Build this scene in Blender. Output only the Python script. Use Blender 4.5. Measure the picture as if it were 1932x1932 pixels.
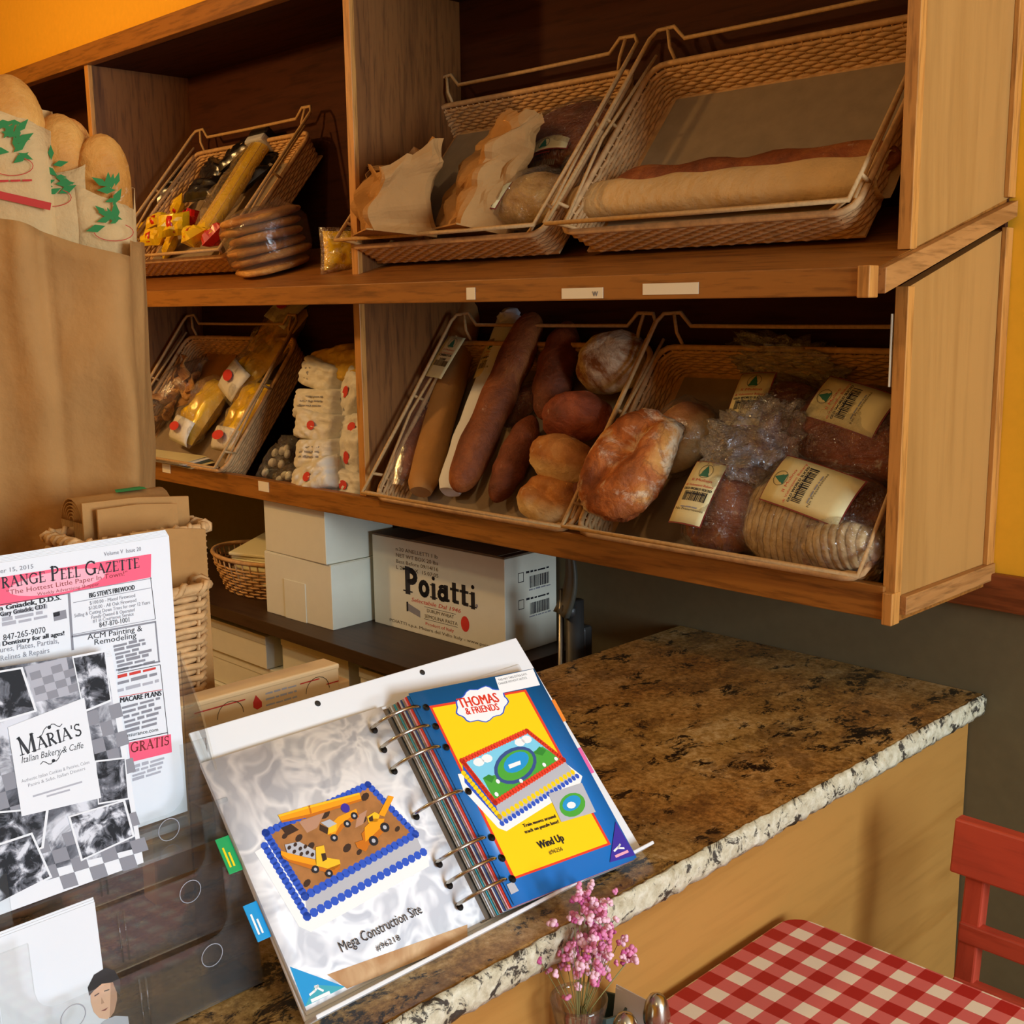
import bpy, bmesh, math, random
from mathutils import Vector, Matrix, noise
import numpy as np

for _o in list(bpy.data.objects): bpy.data.objects.remove(_o)
SC = bpy.context.scene
COL = SC.collection

# ------------------------------------------------------------------ camera
F = 2220.377; CC = 966.0
RM = Matrix(((0.70380679, 0.11461726, -0.70108408),
             (0.71026249, -0.13233738, 0.69138557),
             (-0.01353491, -0.98455559, -0.17454828)))   # columns: image right, image down, forward
CAM = Vector((0, 0, 1.55))
cd = bpy.data.cameras.new('camera'); co = bpy.data.objects.new('camera', cd); COL.objects.link(co)
cd.sensor_width = 36; cd.sensor_fit = 'HORIZONTAL'; cd.lens = 36 * F / 1932.0; cd.clip_start = 0.05; cd.clip_end = 60
_r, _d, _f = RM.col[0], RM.col[1], RM.col[2]
co.matrix_world = Matrix(((_r[0], -_d[0], -_f[0], CAM[0]), (_r[1], -_d[1], -_f[1], CAM[1]), (_r[2], -_d[2], -_f[2], CAM[2]), (0, 0, 0, 1)))
SC.camera = co

# ------------------------------------------------------------------ world, lights, exposure
SC.view_settings.view_transform = 'Standard'; SC.view_settings.look = 'None'
SC.view_settings.exposure = 0.0; SC.view_settings.gamma = 1.0; SC.view_settings.use_curve_mapping = False
wd = bpy.data.worlds.new('world'); SC.world = wd; wd.use_nodes = True
wd.node_tree.nodes['Background'].inputs[0].default_value = (0.75, 0.85, 1.0, 1)
wd.node_tree.nodes['Background'].inputs[1].default_value = 0.6

def area(name, loc, target, sx, sy, power, col, shape='RECTANGLE', spread=180):
    l = bpy.data.lights.new(name, 'AREA'); l.shape = shape; l.size = sx; l.size_y = sy
    l.energy = power; l.color = col; l.spread = math.radians(spread)
    o = bpy.data.objects.new(name, l); COL.objects.link(o); o.location = loc
    o.rotation_euler = (Vector(target) - Vector(loc)).to_track_quat('-Z', 'Y').to_euler()
    return o
DAY = (0.74, 0.88, 1.0); WARM = (1.0, 0.57, 0.20)
area('window_daylight', (3.42, 0.78, 1.7), (0.0, 0.78, 1.7), 1.5, 1.6, 225, DAY)
PENDANT = (-3.0, 0.38, 2.30, 40)     # x, y, z, watts
CEIL = (1.0, 0.80, 0.46)
CEILING_LAMPS = [(-2.1, -0.7, 14), (0.8, -1.2, 6)]     # x, y, watts (built below as fixtures)

# ------------------------------------------------------------------ helpers: pixels of the photograph -> points on a given plane
def ray(px, py): return RM @ Vector((px - CC, py - CC, F))
def at(px, py, x=None, y=None, z=None):
    r = ray(px, py)
    t = (x - CAM.x) / r.x if x is not None else ((y - CAM.y) / r.y if y is not None else (z - CAM.z) / r.z)
    return CAM + r * t
def atp(px, py, p0, n):
    r = ray(px, py); return CAM + r * ((Vector(p0) - CAM).dot(n) / r.dot(n))

# ------------------------------------------------------------------ materials
def lin(c):
    if isinstance(c, str):
        c = c.lstrip('#'); c = tuple(int(c[i:i + 2], 16) / 255 for i in (0, 2, 4))
        return tuple((v / 12.92 if v <= 0.04045 else ((v + 0.055) / 1.055) ** 2.4) for v in c) + (1,)
    return tuple(c) + (1,) if len(c) == 3 else tuple(c)
MATS = {}
class NT:
    def __init__(s, name):
        s.m = bpy.data.materials.new(name); s.m.use_nodes = True; s.t = s.m.node_tree
        s.b = s.t.nodes['Principled BSDF']; s.out = s.t.nodes['Material Output']; s._tc = None
    def n(s, typ, **kw):
        nd = s.t.nodes.new(typ)
        for k, v in kw.items():
            if k.startswith('i_'):
                key = k[2:]; key = int(key) if key.isdigit() else key.replace('_', ' ')
                nd.inputs[key].default_value = v
            else: setattr(nd, k, v)
        return nd
    def l(s, a, b): s.t.links.new(a, b)
    def coord(s, scale=(1, 1, 1), rot=(0, 0, 0), kind='Object'):
        if s._tc is None: s._tc = s.n('ShaderNodeTexCoord')
        mp = s.n('ShaderNodeMapping'); mp.inputs['Scale'].default_value = scale; mp.inputs['Rotation'].default_value = rot
        s.l(s._tc.outputs[kind], mp.inputs[0]); return mp.outputs[0]
    def noise(s, co, scale=5, detail=4, rough=.55, dist=0.0):
        nd = s.n('ShaderNodeTexNoise'); nd.inputs['Scale'].default_value = scale; nd.inputs['Detail'].default_value = detail
        nd.inputs['Roughness'].default_value = rough; nd.inputs['Distortion'].default_value = dist; s.l(co, nd.inputs['Vector']); return nd.outputs['Fac']
    def ramp(s, fac, stops, interp='LINEAR'):
        nd = s.n('ShaderNodeValToRGB'); cr = nd.color_ramp; cr.interpolation = interp
        while len(cr.elements) < len(stops): cr.elements.new(0.5)
        for e, (p, c) in zip(cr.elements, stops): e.position = p; e.color = lin(c)
        s.l(fac, nd.inputs[0]); return nd.outputs[0]
    def mix(s, fac, a, b, mode='MIX'):
        nd = s.n('ShaderNodeMix'); nd.data_type = 'RGBA'; nd.blend_type = mode
        for sock, v in ((nd.inputs[0], fac), (nd.inputs[6], a), (nd.inputs[7], b)):
            if isinstance(v, (float, int)): sock.default_value = v
            elif isinstance(v, (tuple, str)): sock.default_value = lin(v)
            else: s.l(v, sock)
        return nd.outputs[2]
    def math(s, op, a, b=0.0, clamp=False):
        nd = s.n('ShaderNodeMath'); nd.operation = op; nd.use_clamp = clamp
        for i, v in enumerate((a, b)):
            if isinstance(v, (float, int)): nd.inputs[i].default_value = v
            else: s.l(v, nd.inputs[i])
        return nd.outputs[0]
    def bump(s, h, strength=.3, dist=.002):
        nd = s.n('ShaderNodeBump'); nd.inputs['Strength'].default_value = strength; nd.inputs['Distance'].default_value = dist
        s.l(h, nd.inputs['Height']); s.l(nd.outputs[0], s.b.inputs['Normal'])
    def col(s, c):
        if isinstance(c, (tuple, str)): s.b.inputs['Base Color'].default_value = lin(c)
        else: s.l(c, s.b.inputs['Base Color'])
    def done(s, key, rough=.6, spec=.5, metal=0.0, **kw):
        s.b.inputs['Roughness'].default_value = rough; s.b.inputs['Specular IOR Level'].default_value = spec; s.b.inputs['Metallic'].default_value = metal
        for k, v in kw.items(): s.b.inputs[k.replace('_', ' ')].default_value = v
        MATS[key] = s.m; return s.m

def plain(key, c, rough=.6, spec=.4, metal=0.0, var=0.0, scale=20, bump=0.0, bdist=.001, **kw):
    s = NT(key)
    if var > 0 or bump > 0:
        co_ = s.coord(); f = s.noise(co_, scale, 5)
        c1 = lin(c); k0, k1 = 1 - var, 1 + var
        s.col(s.ramp(f, [(.3, tuple(min(1, v * k0) for v in c1[:3])), (.7, tuple(min(1, v * k1) for v in c1[:3]))]))
        if bump > 0: s.bump(s.noise(co_, scale * 3, 4), bump, bdist)
    else: s.col(c)
    return s.done(key, rough, spec, metal, **kw)

def wood(key, light, dark, axis='x', gs=1.0, rough=.45, spec=.4, pore=.5):
    s = NT(key); k = {'x': (1.2, 14, 14), 'y': (14, 1.2, 14), 'z': (14, 14, 1.2)}[axis]
    k = tuple(v * gs for v in k)
    c0 = s.coord(k); f1 = s.noise(c0, 1.6, 6, .6, .8)
    c1 = s.coord(tuple(v * 6 for v in k)); f2 = s.noise(c1, 1.5, 4, .6)
    base = s.ramp(f1, [(.32, dark), (.5, light), (.62, light), (.75, dark)])
    pores = s.ramp(f2, [(.36, (0.3, 0.25, 0.2)), (.5, (1, 1, 1))])
    s.col(s.mix(pore, base, pores, 'MULTIPLY')); s.bump(f2, .12, .0006)
    return s.done(key, rough, spec)

def crust(key, light, mid, dark, flour=0.0, scale=14, rough=.6, fscale=22, crack=.3, pale=None):
    s = NT(key); c = s.coord(); f = s.noise(c, scale, 6, .6, .3); g = s.noise(c, scale * .35, 2)
    b = s.ramp(s.math('ADD', s.math('MULTIPLY', f, .6), s.math('MULTIPLY', g, .4)), [(.36, dark), (.5, mid), (.62, light)])
    if pale:        # unbrowned lower side of a roll
        sp = s.n('ShaderNodeSeparateXYZ'); s.l(c, sp.inputs[0]); k = s.math('ADD', s.math('ADD', sp.outputs[1], s.math('MULTIPLY', sp.outputs[2], .5)), s.math('MULTIPLY', s.math('SUBTRACT', g, .5), .06))
        b = s.mix(s.ramp(s.math('MULTIPLY_ADD', k, 1.0), [(0.0, (0, 0, 0)), (1.0, (1, 1, 1))]) if False else s.math('SMOOTH_MIN', s.math('MAXIMUM', s.math('MULTIPLY', s.math('SUBTRACT', .018, k), 28.0), 0.0), 1.0), b, pale)
    if flour > 0:
        h = s.noise(c, fscale, 7, .7, .4); lo = .66 - flour * .3
        m = s.ramp(h, [(lo, (0, 0, 0)), (lo + .14, (1, 1, 1))]); b = s.mix(m, b, '#e6d6b6')
    v = s.math('ABSOLUTE', s.math('SUBTRACT', s.noise(c, scale * 1.3, 5, .6, 1.0), .5)); b = s.mix(s.ramp(v, [(.0, (crack, crack, crack)), (.05, (0, 0, 0))]), b, dark)
    s.col(b); s.bump(s.math('ADD', s.noise(c, scale * 5, 6, .65), s.math('MULTIPLY', v, 1.5)), .9, .004)
    return s.done(key, rough, .3)

def film(key, tint=(1, 1, 1), haze=.06, gl=.5, rough=.12, bump=.7, bscale=45, bdist=.006, base=.05):
    """clear wrinkled plastic: mostly transparent, sharp glossy creases, a little milky haze"""
    s = NT(key); s.t.nodes.remove(s.b)
    tr = s.n('ShaderNodeBsdfTransparent'); tr.inputs[0].default_value = lin(tint)
    g = s.n('ShaderNodeBsdfGlossy'); g.inputs['Roughness'].default_value = rough
    d = s.n('ShaderNodeBsdfDiffuse'); d.inputs[0].default_value = (.85, .85, .85, 1)
    c = s.coord(); h = s.math('ADD', s.math('ABSOLUTE', s.math('SUBTRACT', s.noise(c, bscale * .55, 3, .6, .8), .5)), s.math('MULTIPLY', s.math('ABSOLUTE', s.math('SUBTRACT', s.noise(c, bscale * 1.9, 3, .6, .5), .5)), .4))
    bp = s.n('ShaderNodeBump'); bp.inputs['Strength'].default_value = bump; bp.inputs['Distance'].default_value = bdist
    s.l(h, bp.inputs['Height']); s.l(bp.outputs[0], g.inputs['Normal']); s.l(bp.outputs[0], d.inputs['Normal'])
    lw = s.n('ShaderNodeLayerWeight'); lw.inputs['Blend'].default_value = .35; s.l(bp.outputs[0], lw.inputs['Normal'])
    fac = s.math('ADD', s.math('MULTIPLY', lw.outputs['Fresnel'], gl), base, True)
    m1 = s.n('ShaderNodeMixShader'); m1.inputs[0].default_value = haze; s.l(tr.outputs[0], m1.inputs[1]); s.l(d.outputs[0], m1.inputs[2])
    m2 = s.n('ShaderNodeMixShader'); s.l(fac, m2.inputs[0]); s.l(m1.outputs[0], m2.inputs[1]); s.l(g.outputs[0], m2.inputs[2])
    s.l(m2.outputs[0], s.out.inputs[0]); MATS[key] = s.m; return s.m

# ------------------------------------------------------------------ mesh builder
class MB:
    def __init__(s): s.v = []; s.f = []; s.mi = []; s.sm = []; s.m = 0
    def add(s, vs, fs, smooth=False):
        o = len(s.v); s.v += [tuple(p) for p in vs]
        for f in fs: s.f.append([i + o for i in f]); s.mi.append(s.m); s.sm.append(smooth)
        return s
    def box(s, a, b, M=None):
        x0, y0, z0 = a; x1, y1, z1 = b
        vs = [Vector(p) for p in ((x0, y0, z0), (x1, y0, z0), (x1, y1, z0), (x0, y1, z0), (x0, y0, z1), (x1, y0, z1), (x1, y1, z1), (x0, y1, z1))]
        if M is not None: vs = [M @ p for p in vs]
        return s.add(vs, [(3, 2, 1, 0), (4, 5, 6, 7), (0, 1, 5, 4), (1, 2, 6, 5), (2, 3, 7, 6), (3, 0, 4, 7)])
    def prism(s, poly, fn0, fn1, smooth=False):
        """2D polygon extruded between two mappings (x,y)->3D"""
        n = len(poly); vs = [fn0(*p) for p in poly] + [fn1(*p) for p in poly]
        fs = [tuple(reversed(range(n))), tuple(range(n, 2 * n))] + [(i, (i + 1) % n, n + (i + 1) % n, n + i) for i in range(n)]
        return s.add(vs, fs, smooth)
    def grid(s, nu, nv, fn, closeu=False, closev=False, smooth=True):
        vs = [fn(i / (nu if closeu else nu - 1), j / (nv if closev else nv - 1)) for i in range(nu) for j in range(nv)]
        fs = []
        for i in range(nu if closeu else nu - 1):
            for j in range(nv if closev else nv - 1):
                i1 = (i + 1) % nu; j1 = (j + 1) % nv
                fs.append((i * nv + j, i1 * nv + j, i1 * nv + j1, i * nv + j1))
        return s.add(vs, fs, smooth)
    def tube(s, pts, r, n=6, caps=True, closed=False, smooth=True):
        pts = [Vector(p) for p in pts]; k = len(pts); rs = r if isinstance(r, (list, tuple)) else [r] * k
        vs = []; up = None
        for i in range(k):
            if closed: t = pts[(i + 1) % k] - pts[i - 1]
            else: t = pts[min(i + 1, k - 1)] - pts[max(i - 1, 0)]
            t = t.normalized() if t.length > 1e-9 else Vector((0, 0, 1))
            if up is None:
                up = Vector((0, 0, 1)) if abs(t.z) < .9 else Vector((1, 0, 0))
            a = t.cross(up)
            if a.length < 1e-6: a = t.orthogonal()
            a.normalize(); b = a.cross(t).normalized(); up = b
            for j in range(n):
                an = 2 * math.pi * j / n; vs.append(pts[i] + (a * math.cos(an) + b * math.sin(an)) * rs[i])
        fs = []
        for i in range(k if closed else k - 1):
            i1 = (i + 1) % k
            for j in range(n): fs.append((i * n + j, i * n + (j + 1) % n, i1 * n + (j + 1) % n, i1 * n + j))
        if caps and not closed: fs += [tuple(reversed(range(n))), tuple(range((k - 1) * n, k * n))]
        return s.add(vs, fs, smooth)
    def lathe(s, prof, n=24, c=(0, 0, 0), smooth=True):
        c = Vector(c); vs = []
        for r, z in prof:
            for j in range(n): a = 2 * math.pi * j / n; vs.append(c + Vector((r * math.cos(a), r * math.sin(a), z)))
        k = len(prof); fs = []
        for i in range(k - 1):
            for j in range(n): fs.append((i * n + j, i * n + (j + 1) % n, (i + 1) * n + (j + 1) % n, (i + 1) * n + j))
        fs += [tuple(reversed(range(n))), tuple(range((k - 1) * n, k * n))]
        return s.add(vs, fs, smooth)
    def ball(s, fn, nu=24, nv=14, smooth=True):
        """closed surface; fn(unit direction)->point"""
        vs = [fn(Vector((0, 0, -1)))]
        for i in range(1, nv):
            la = -math.pi / 2 + math.pi * i / nv
            for j in range(nu):
                lo = 2 * math.pi * j / nu
                vs.append(fn(Vector((math.cos(la) * math.cos(lo), math.cos(la) * math.sin(lo), math.sin(la)))))
        vs.append(fn(Vector((0, 0, 1)))); fs = []
        for j in range(nu): fs.append((0, 1 + (j + 1) % nu, 1 + j))
        for i in range(nv - 2):
            for j in range(nu): fs.append((1 + i * nu + j, 1 + i * nu + (j + 1) % nu, 1 + (i + 1) * nu + (j + 1) % nu, 1 + (i + 1) * nu + j))
        l = len(vs) - 1; b = 1 + (nv - 2) * nu
        for j in range(nu): fs.append((b + j, b + (j + 1) % nu, l))
        return s.add(vs, fs, smooth)
    def mesh(s, name, mats):
        me = bpy.data.meshes.new(name); me.from_pydata(s.v, [], s.f)
        for m in (mats if isinstance(mats, (list, tuple)) else [mats]): me.materials.append(MATS[m] if isinstance(m, str) else m)
        me.polygons.foreach_set('material_index', s.mi); me.polygons.foreach_set('use_smooth', s.sm); me.update()
        return me

def obj(name, mb, mats, parent=None, bevel=0.0, world=False, solid=0.0):
    me = mb if isinstance(mb, bpy.types.Mesh) else mb.mesh(name, mats)
    o = bpy.data.objects.new(name, me); COL.objects.link(o)
    if parent is not None:
        o.parent = parent
        if world: me.transform(parent.matrix_world.inverted()) if parent.parent is None else me.transform((parent.parent.matrix_world @ parent.matrix_basis).inverted())
    if solid:
        sm = o.modifiers.new('thickness', 'SOLIDIFY'); sm.thickness = solid; sm.offset = 0
    if bevel:
        bv = o.modifiers.new('bevel', 'BEVEL'); bv.width = bevel; bv.segments = 2; bv.limit_method = 'ANGLE'
    return o
def tag(o, label, cat, group=None):
    o['label'] = label; o['category'] = cat
    if group: o['group'] = group
    return o
def thing(name, label, cat, M=None, group=None):
    o = bpy.data.objects.new(name, None); COL.objects.link(o); o.empty_display_size = .02
    if M is not None:
        o.matrix_world = M if isinstance(M, Matrix) else Matrix.Translation(Vector(M))
        o.location, q, o.scale = o.matrix_world.decompose(); o.rotation_euler = q.to_euler()
        o.matrix_world = Matrix.LocRotScale(o.location, q, o.scale)
    return tag(o, label, cat, group)
def struct(name, mb, mats, bevel=0.0):
    o = obj(name, mb, mats, None, bevel); o['kind'] = 'structure'; return o
def T(x, y, z): return Matrix.Translation((x, y, z))
def RZ(a): return Matrix.Rotation(math.radians(a), 4, 'Z')
def RX(a): return Matrix.Rotation(math.radians(a), 4, 'X')
def RY(a): return Matrix.Rotation(math.radians(a), 4, 'Y')
def frame(o, x, y, z):
    return Matrix(((x[0], y[0], z[0], o[0]), (x[1], y[1], z[1], o[1]), (x[2], y[2], z[2], o[2]), (0, 0, 0, 1)))
def nz(p, s=0): return noise.noise(Vector(p) + Vector((s * 7.31, s * 3.77, s * 1.93)))

# ------------------------------------------------------------------ lettering and flat print
_TX = {}
def glyph_mesh(txt):
    if txt not in _TX:
        cu = bpy.data.curves.new('lettering', 'FONT'); cu.body = txt; cu.size = 1.0; cu.resolution_u = 2
        ob = bpy.data.objects.new('lettering', cu); COL.objects.link(ob)
        dg = bpy.context.evaluated_depsgraph_get(); me = ob.evaluated_get(dg).to_mesh()
        vs = [(v.co.x, v.co.y) for v in me.vertices]; fs = [tuple(p.vertices) for p in me.polygons]
        ob.evaluated_get(dg).to_mesh_clear(); bpy.data.objects.remove(ob); bpy.data.curves.remove(cu)
        _TX[txt] = (vs, fs, max([v[0] for v in vs] or [0]))
    return _TX[txt]
def arc(cx, cy, rx, ry, a0, a1, n=10): return [(cx + rx * math.cos(math.radians(a0 + (a1 - a0) * i / n)), cy + ry * math.sin(math.radians(a0 + (a1 - a0) * i / n))) for i in range(n + 1)]
TK, TN = .17, .07     # thick and thin strokes of the roman capitals
def _sf(x, y, w=.26): return ([(x - w / 2, y), (x + w / 2, y)], .05)
ROMAN = {
 'A': (.78, [([(.06, 0), (.38, .98)], TN), ([(.36, .98), (.70, 0)], TK), ([(.18, .34), (.58, .34)], TN), _sf(.07, .02, .24), _sf(.70, .02, .3)]),
 'E': (.64, [([(.16, 0), (.16, 1)], TK), ([(.04, .97), (.56, .97)], TN), ([(.16, .52), (.44, .52)], TN), ([(.04, .03), (.6, .03)], TN), ([(.56, .97), (.56, .8)], .05), ([(.6, .03), (.6, .22)], .05)]),
 'G': (.86, [(arc(.44, .5, .37, .48, 40, 320, 14), .12), ([(.72, .42), (.72, .1)], TK), _sf(.70, .42, .3), ([(.72, .8), (.72, .95)], .05)]),
 'I': (.34, [([(.17, 0), (.17, 1)], TK), _sf(.17, .98, .3), _sf(.17, .02, .3)]),
 'L': (.60, [([(.17, 0), (.17, 1)], TK), _sf(.17, .98, .3), ([(.04, .03), (.56, .03)], TN), ([(.56, .03), (.56, .25)], .05)]),
 'M': (1.0, [([(.14, 0), (.14, 1)], TN), ([(.12, 1), (.48, .02)], TK), ([(.50, .02), (.84, 1)], TN), ([(.84, 1), (.84, 0)], TK), _sf(.13, .02, .24), _sf(.84, .02, .3), _sf(.10, .98, .18), _sf(.86, .98, .2)]),
 'N': (.84, [([(.15, 0), (.15, 1)], TN), ([(.13, 1), (.70, .02)], TK), ([(.70, .02), (.70, 1)], TN), _sf(.15, .02, .26), _sf(.70, .98, .26), _sf(.1, .98, .16)]),
 'O': (.88, [(arc(.44, .5, .36, .47, 0, 360, 18), .13)]),
 'P': (.66, [([(.17, 0), (.17, 1)], TK), _sf(.17, .02, .32), ([(.04, .97), (.34, .97)], TN), (arc(.32, .735, .24, .235, 90, -90, 8), .11), ([(.17, .5), (.34, .5)], TN)]),
 'R': (.78, [([(.17, 0), (.17, 1)], TK), _sf(.17, .02, .32), ([(.04, .97), (.34, .97)], TN), (arc(.32, .745, .22, .225, 90, -90, 8), .11), ([(.17, .52), (.34, .52)], TN), ([(.34, .5), (.66, .02)], TK), _sf(.70, .02, .2)]),
 'S': (.58, [(arc(.29, .745, .2, .225, 30, 270, 10), .10), (arc(.29, .265, .22, .235, 90, -150, 10), .12), ([(.5, .82), (.5, .98)], .05), ([(.06, .02), (.06, .2)], .05)]),
 'T': (.70, [([(.35, 0), (.35, 1)], TK), ([(.04, .97), (.66, .97)], TN), _sf(.35, .02, .3), ([(.05, .98), (.05, .8)], .05), ([(.65, .98), (.65, .8)], .05)]),
 'Z': (.66, [([(.08, .96), (.58, .96)], TN), ([(.56, .96), (.09, .04)], TK), ([(.06, .04), (.6, .04)], TN), ([(.09, .97), (.09, .8)], .05), ([(.59, .03), (.59, .2)], .05)]),
 "'": (.2, [([(.1, 1.02), (.07, .78)], .1)]), ' ': (.35, []),
 # heavy lower-case letters of the carton
 'p0': (.66, [([(.17, 0), (.17, 1)], .24), _sf(.17, .04, .42), _sf(.12, .96, .3), (arc(.30, .70, .24, .24, 90, -90, 8), .2), ([(.17, .95), (.32, .95)], .12), ([(.17, .47), (.32, .47)], .12)]),
 'o': (.58, [(arc(.28, .34, .19, .29, 0, 360, 16), .19)]),
 'i': (.34, [([(.17, 0), (.17, .62)], .2), _sf(.17, .03, .34), _sf(.11, .60, .2), (arc(.17, .92, .035, .035, 0, 360, 8), .09)]),
 'a': (.62, [(arc(.25, .24, .17, .2, 0, 360, 14), .17), ([(.44, .66), (.44, .04)], .2), ([(.46, .05), (.58, .05)], .1), (arc(.27, .46, .18, .18, 20, 150, 6), .12)]),
 't': (.44, [([(.19, .86), (.19, .1)], .2), ([(.02, .62), (.40, .62)], .1), ([(.19, .07), (.38, .07)], .13)]),
}
class Page:
    """flat print on a surface; fn(u,v,h)->3D with h the height above the paper"""
    def __init__(s, fn, base=.0003, step=.00004): s.fn = fn; s.mb = MB(); s.mats = []; s.h = base; s.step = step
    def mat(s, m):
        if m not in s.mats: s.mats.append(m)
        s.mb.m = s.mats.index(m)
    def up(s, k=1): s.h += s.step * k
    def poly(s, pts, m): s.mat(m); s.mb.add([s.fn(u, v, s.h) for u, v in pts], [tuple(range(len(pts)))])
    def rect(s, u0, v0, u1, v1, m, n=1, k=1):
        s.mat(m); s.mb.grid(n + 1, k + 1, lambda a, b: s.fn(u0 + (u1 - u0) * a, v0 + (v1 - v0) * b, s.h), smooth=False)
    def quad(s, p, m, n=1): 
        s.mat(m)
        s.mb.grid(n + 1, n + 1, lambda a, b: s.fn(*[(p[0][i] * (1 - a) + p[1][i] * a) * (1 - b) + (p[3][i] * (1 - a) + p[2][i] * a) * b for i in (0, 1)], s.h), smooth=False)
    def disc(s, u, v, r, m, n=14, ry=None, rot=0.0):
        ry = r if ry is None else ry; c, q = math.cos(rot), math.sin(rot)
        P = [(r * math.cos(6.2832 * i / n), ry * math.sin(6.2832 * i / n)) for i in range(n)]
        s.poly([(u + x * c - y * q, v + x * q + y * c) for x, y in P], m)
    def line(s, pts, w, m, closed=False):
        s.mat(m); k = len(pts)
        for i in range(k if closed else k - 1):
            a = Vector(pts[i]); b = Vector(pts[(i + 1) % k]); d = b - a
            if d.length < 1e-9: continue
            d = d.normalized(); n = Vector((-d.y, d.x)) * w / 2; e = d * w * .3
            s.mb.add([s.fn(p.x, p.y, s.h) for p in (a - e - n, b + e - n, b + e + n, a - e + n)], [(0, 1, 2, 3)])
    def text(s, txt, u, v, size, m, align='l', width=None, rot=0.0, shear=0.0, bold=0):
        vs, fs, w = glyph_mesh(txt)
        if not vs: return
        s.mat(m); sx = size if width is None else width / max(w, 1e-6)
        ox = {'l': 0, 'c': -w / 2, 'r': -w}[align]; c, q = math.cos(math.radians(rot)), math.sin(math.radians(rot))
        for dx in ([0] if not bold else [0, bold * .045, bold * -.045]):
            P = [((x + ox + dx + shear * y) * sx, y * size) for x, y in vs]
            s.mb.add([s.fn(u + x * c - y * q, v + x * q + y * c, s.h + abs(dx) * 1e-4) for x, y in P], fs)
    def roman(s, txt, u, v, size, m, align='l', cap=1.3, rot=0.0, sp=.06, wt=1.0, keys=None, sx=1.0):
        """capitals drawn stroke by stroke; first letter of each word taller by cap"""
        lay = []; x = 0; first = True
        for ch in (keys or txt):
            w, st = ROMAN[ch]; k = size * (cap if first and ch not in " '" else 1.0); lay.append((x, k, st)); x += (w + sp) * k; first = (ch == ' ')
        ox = {'l': 0, 'c': -x / 2, 'r': -x}[align]; c, q = math.cos(math.radians(rot)), math.sin(math.radians(rot))
        for x0, k, st in lay:
            for pts, w in st:
                P = [((ox + x0 + a * k) * sx, b * k) for a, b in pts]
                s.line([(u + a * c - b * q, v + a * q + b * c) for a, b in P], w * k * wt, m)
    def greek(s, u0, u1, v, h, m, rng, align='l'):
        """illegible small print: a row of word bars"""
        u = u0
        while u < u1 - h:
            w = min(h * rng.uniform(1.2, 4.5), u1 - u); s.rect(u, v, u + w, v + h * rng.uniform(.55, .9), m); u += w + h * .6
    def build(s, name, parent): return obj(name, s.mb, s.mats, parent)
# ------------------------------------------------------------------ material library
wood('oak', '#986024', '#7a4818', 'x'); wood('oak_v', '#7e4f24', '#643c19', 'z'); wood('oak_y', '#ab7740', '#90602f', 'y')
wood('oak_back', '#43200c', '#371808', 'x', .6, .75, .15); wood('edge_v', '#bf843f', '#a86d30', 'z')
wood('ply', '#ab7d42', '#9c6f37', 'z', .35, .5, .3, .12); wood('maple', '#ae7c3c', '#9f6d30', 'y', .5, .4, .35, .10)
wood('red_wood', '#b8452f', '#a13523', 'z', .8, .35, .5, .2); wood('red_wood_x', '#b8452f', '#a13523', 'x', .8, .35, .5, .2)
wood('rail_wood', '#86451f', '#713817', 'x', .8); wood('dark_shelf', '#3a2718', '#2f1f13', 'x', .8)
plain('yellow_wall', '#efb12c', .75, .2, var=.03, scale=60, bump=.08)
plain('olive_wall', '#6c6145', .8, .2, var=.05, scale=40, bump=.08)
plain('ceiling_white', '#d8cdb8', .9); plain('floor_tile', '#8c7a5e', .5, var=.1, scale=6)
plain('wicker', '#c49a68', .65, .25, var=.22, scale=60, bump=.3)
plain('wire', '#bb9563', .55, .3, var=.15, scale=150, bump=.5)
plain('liner', '#8d7a62', .8, .2, var=.10, scale=30, bump=.3)
plain('white_card', '#d9d7c4', .7, .3, var=.02, scale=30)
plain('paper', '#e2e4e8', .7, .2, var=.01, scale=10); plain('paper_edge', '#dcdce0', .8)
plain('kraft', '#a97c48', .8, .15, var=.12, scale=9, bump=.6, bdist=.006)
plain('kraft_pale', '#cba874', .8, .15, var=.10, scale=14, bump=.7, bdist=.006)
plain('cream_label', '#d6c894', .55, .3, var=.04, scale=40)
plain('ink', '#1b1b22', .6); plain('ink_grey', '#85858d', .6); plain('ink_pale', '#a9a9b2', .6); plain('ink_red', '#c9352a', .6); plain('ink_brown', '#4a3a22', .6)
plain('ink_green', '#2c6a52', .6); plain('leaf_green', '#2f8a4a', .6); plain('pink_banner', '#ef5a78', .6, var=.0); plain('pink_light', '#f7a9b8', .6)
plain('maroon', '#7a2420', .6); plain('print_blue', '#1f6fb8', .35); plain('print_yellow', '#fdd21a', .35); plain('print_red', '#e8402a', .4)
plain('cloud_white', '#f4f4f2', .4); plain('royal', '#2a57c4', .4); plain('grass', '#4aa83c', .4); plain('sky_print', '#7fd0ea', .4)
plain('track', '#33508c', .5); plain('orange_toy', '#f5a01a', .4); plain('choc', '#a8703c', .5, var=.18, scale=60); plain('choc_dark', '#3a2416', .6)
plain('print_grey', '#b9bac0', .4); plain('violet', '#3a2f9c', .4); plain('cyan_tab', '#1a97d4', .35); plain('green_tab', '#1fa05a', .35)
plain('orange_tab', '#f28a35', .35); plain('pink_tab', '#ea6aa6', .35); plain('teal_tab', '#3fa8b8', .35)
plain('chrome', '#b9b2a4', .22, .5, 1.0); plain('steel', '#8f8c86', .35, .5, 1.0); plain('grey_metal', '#6e6c69', .4, .5, .8)
plain('dark_plastic', '#2b2a28', .45); plain('olive_plastic', '#4b4a40', .5)
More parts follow.
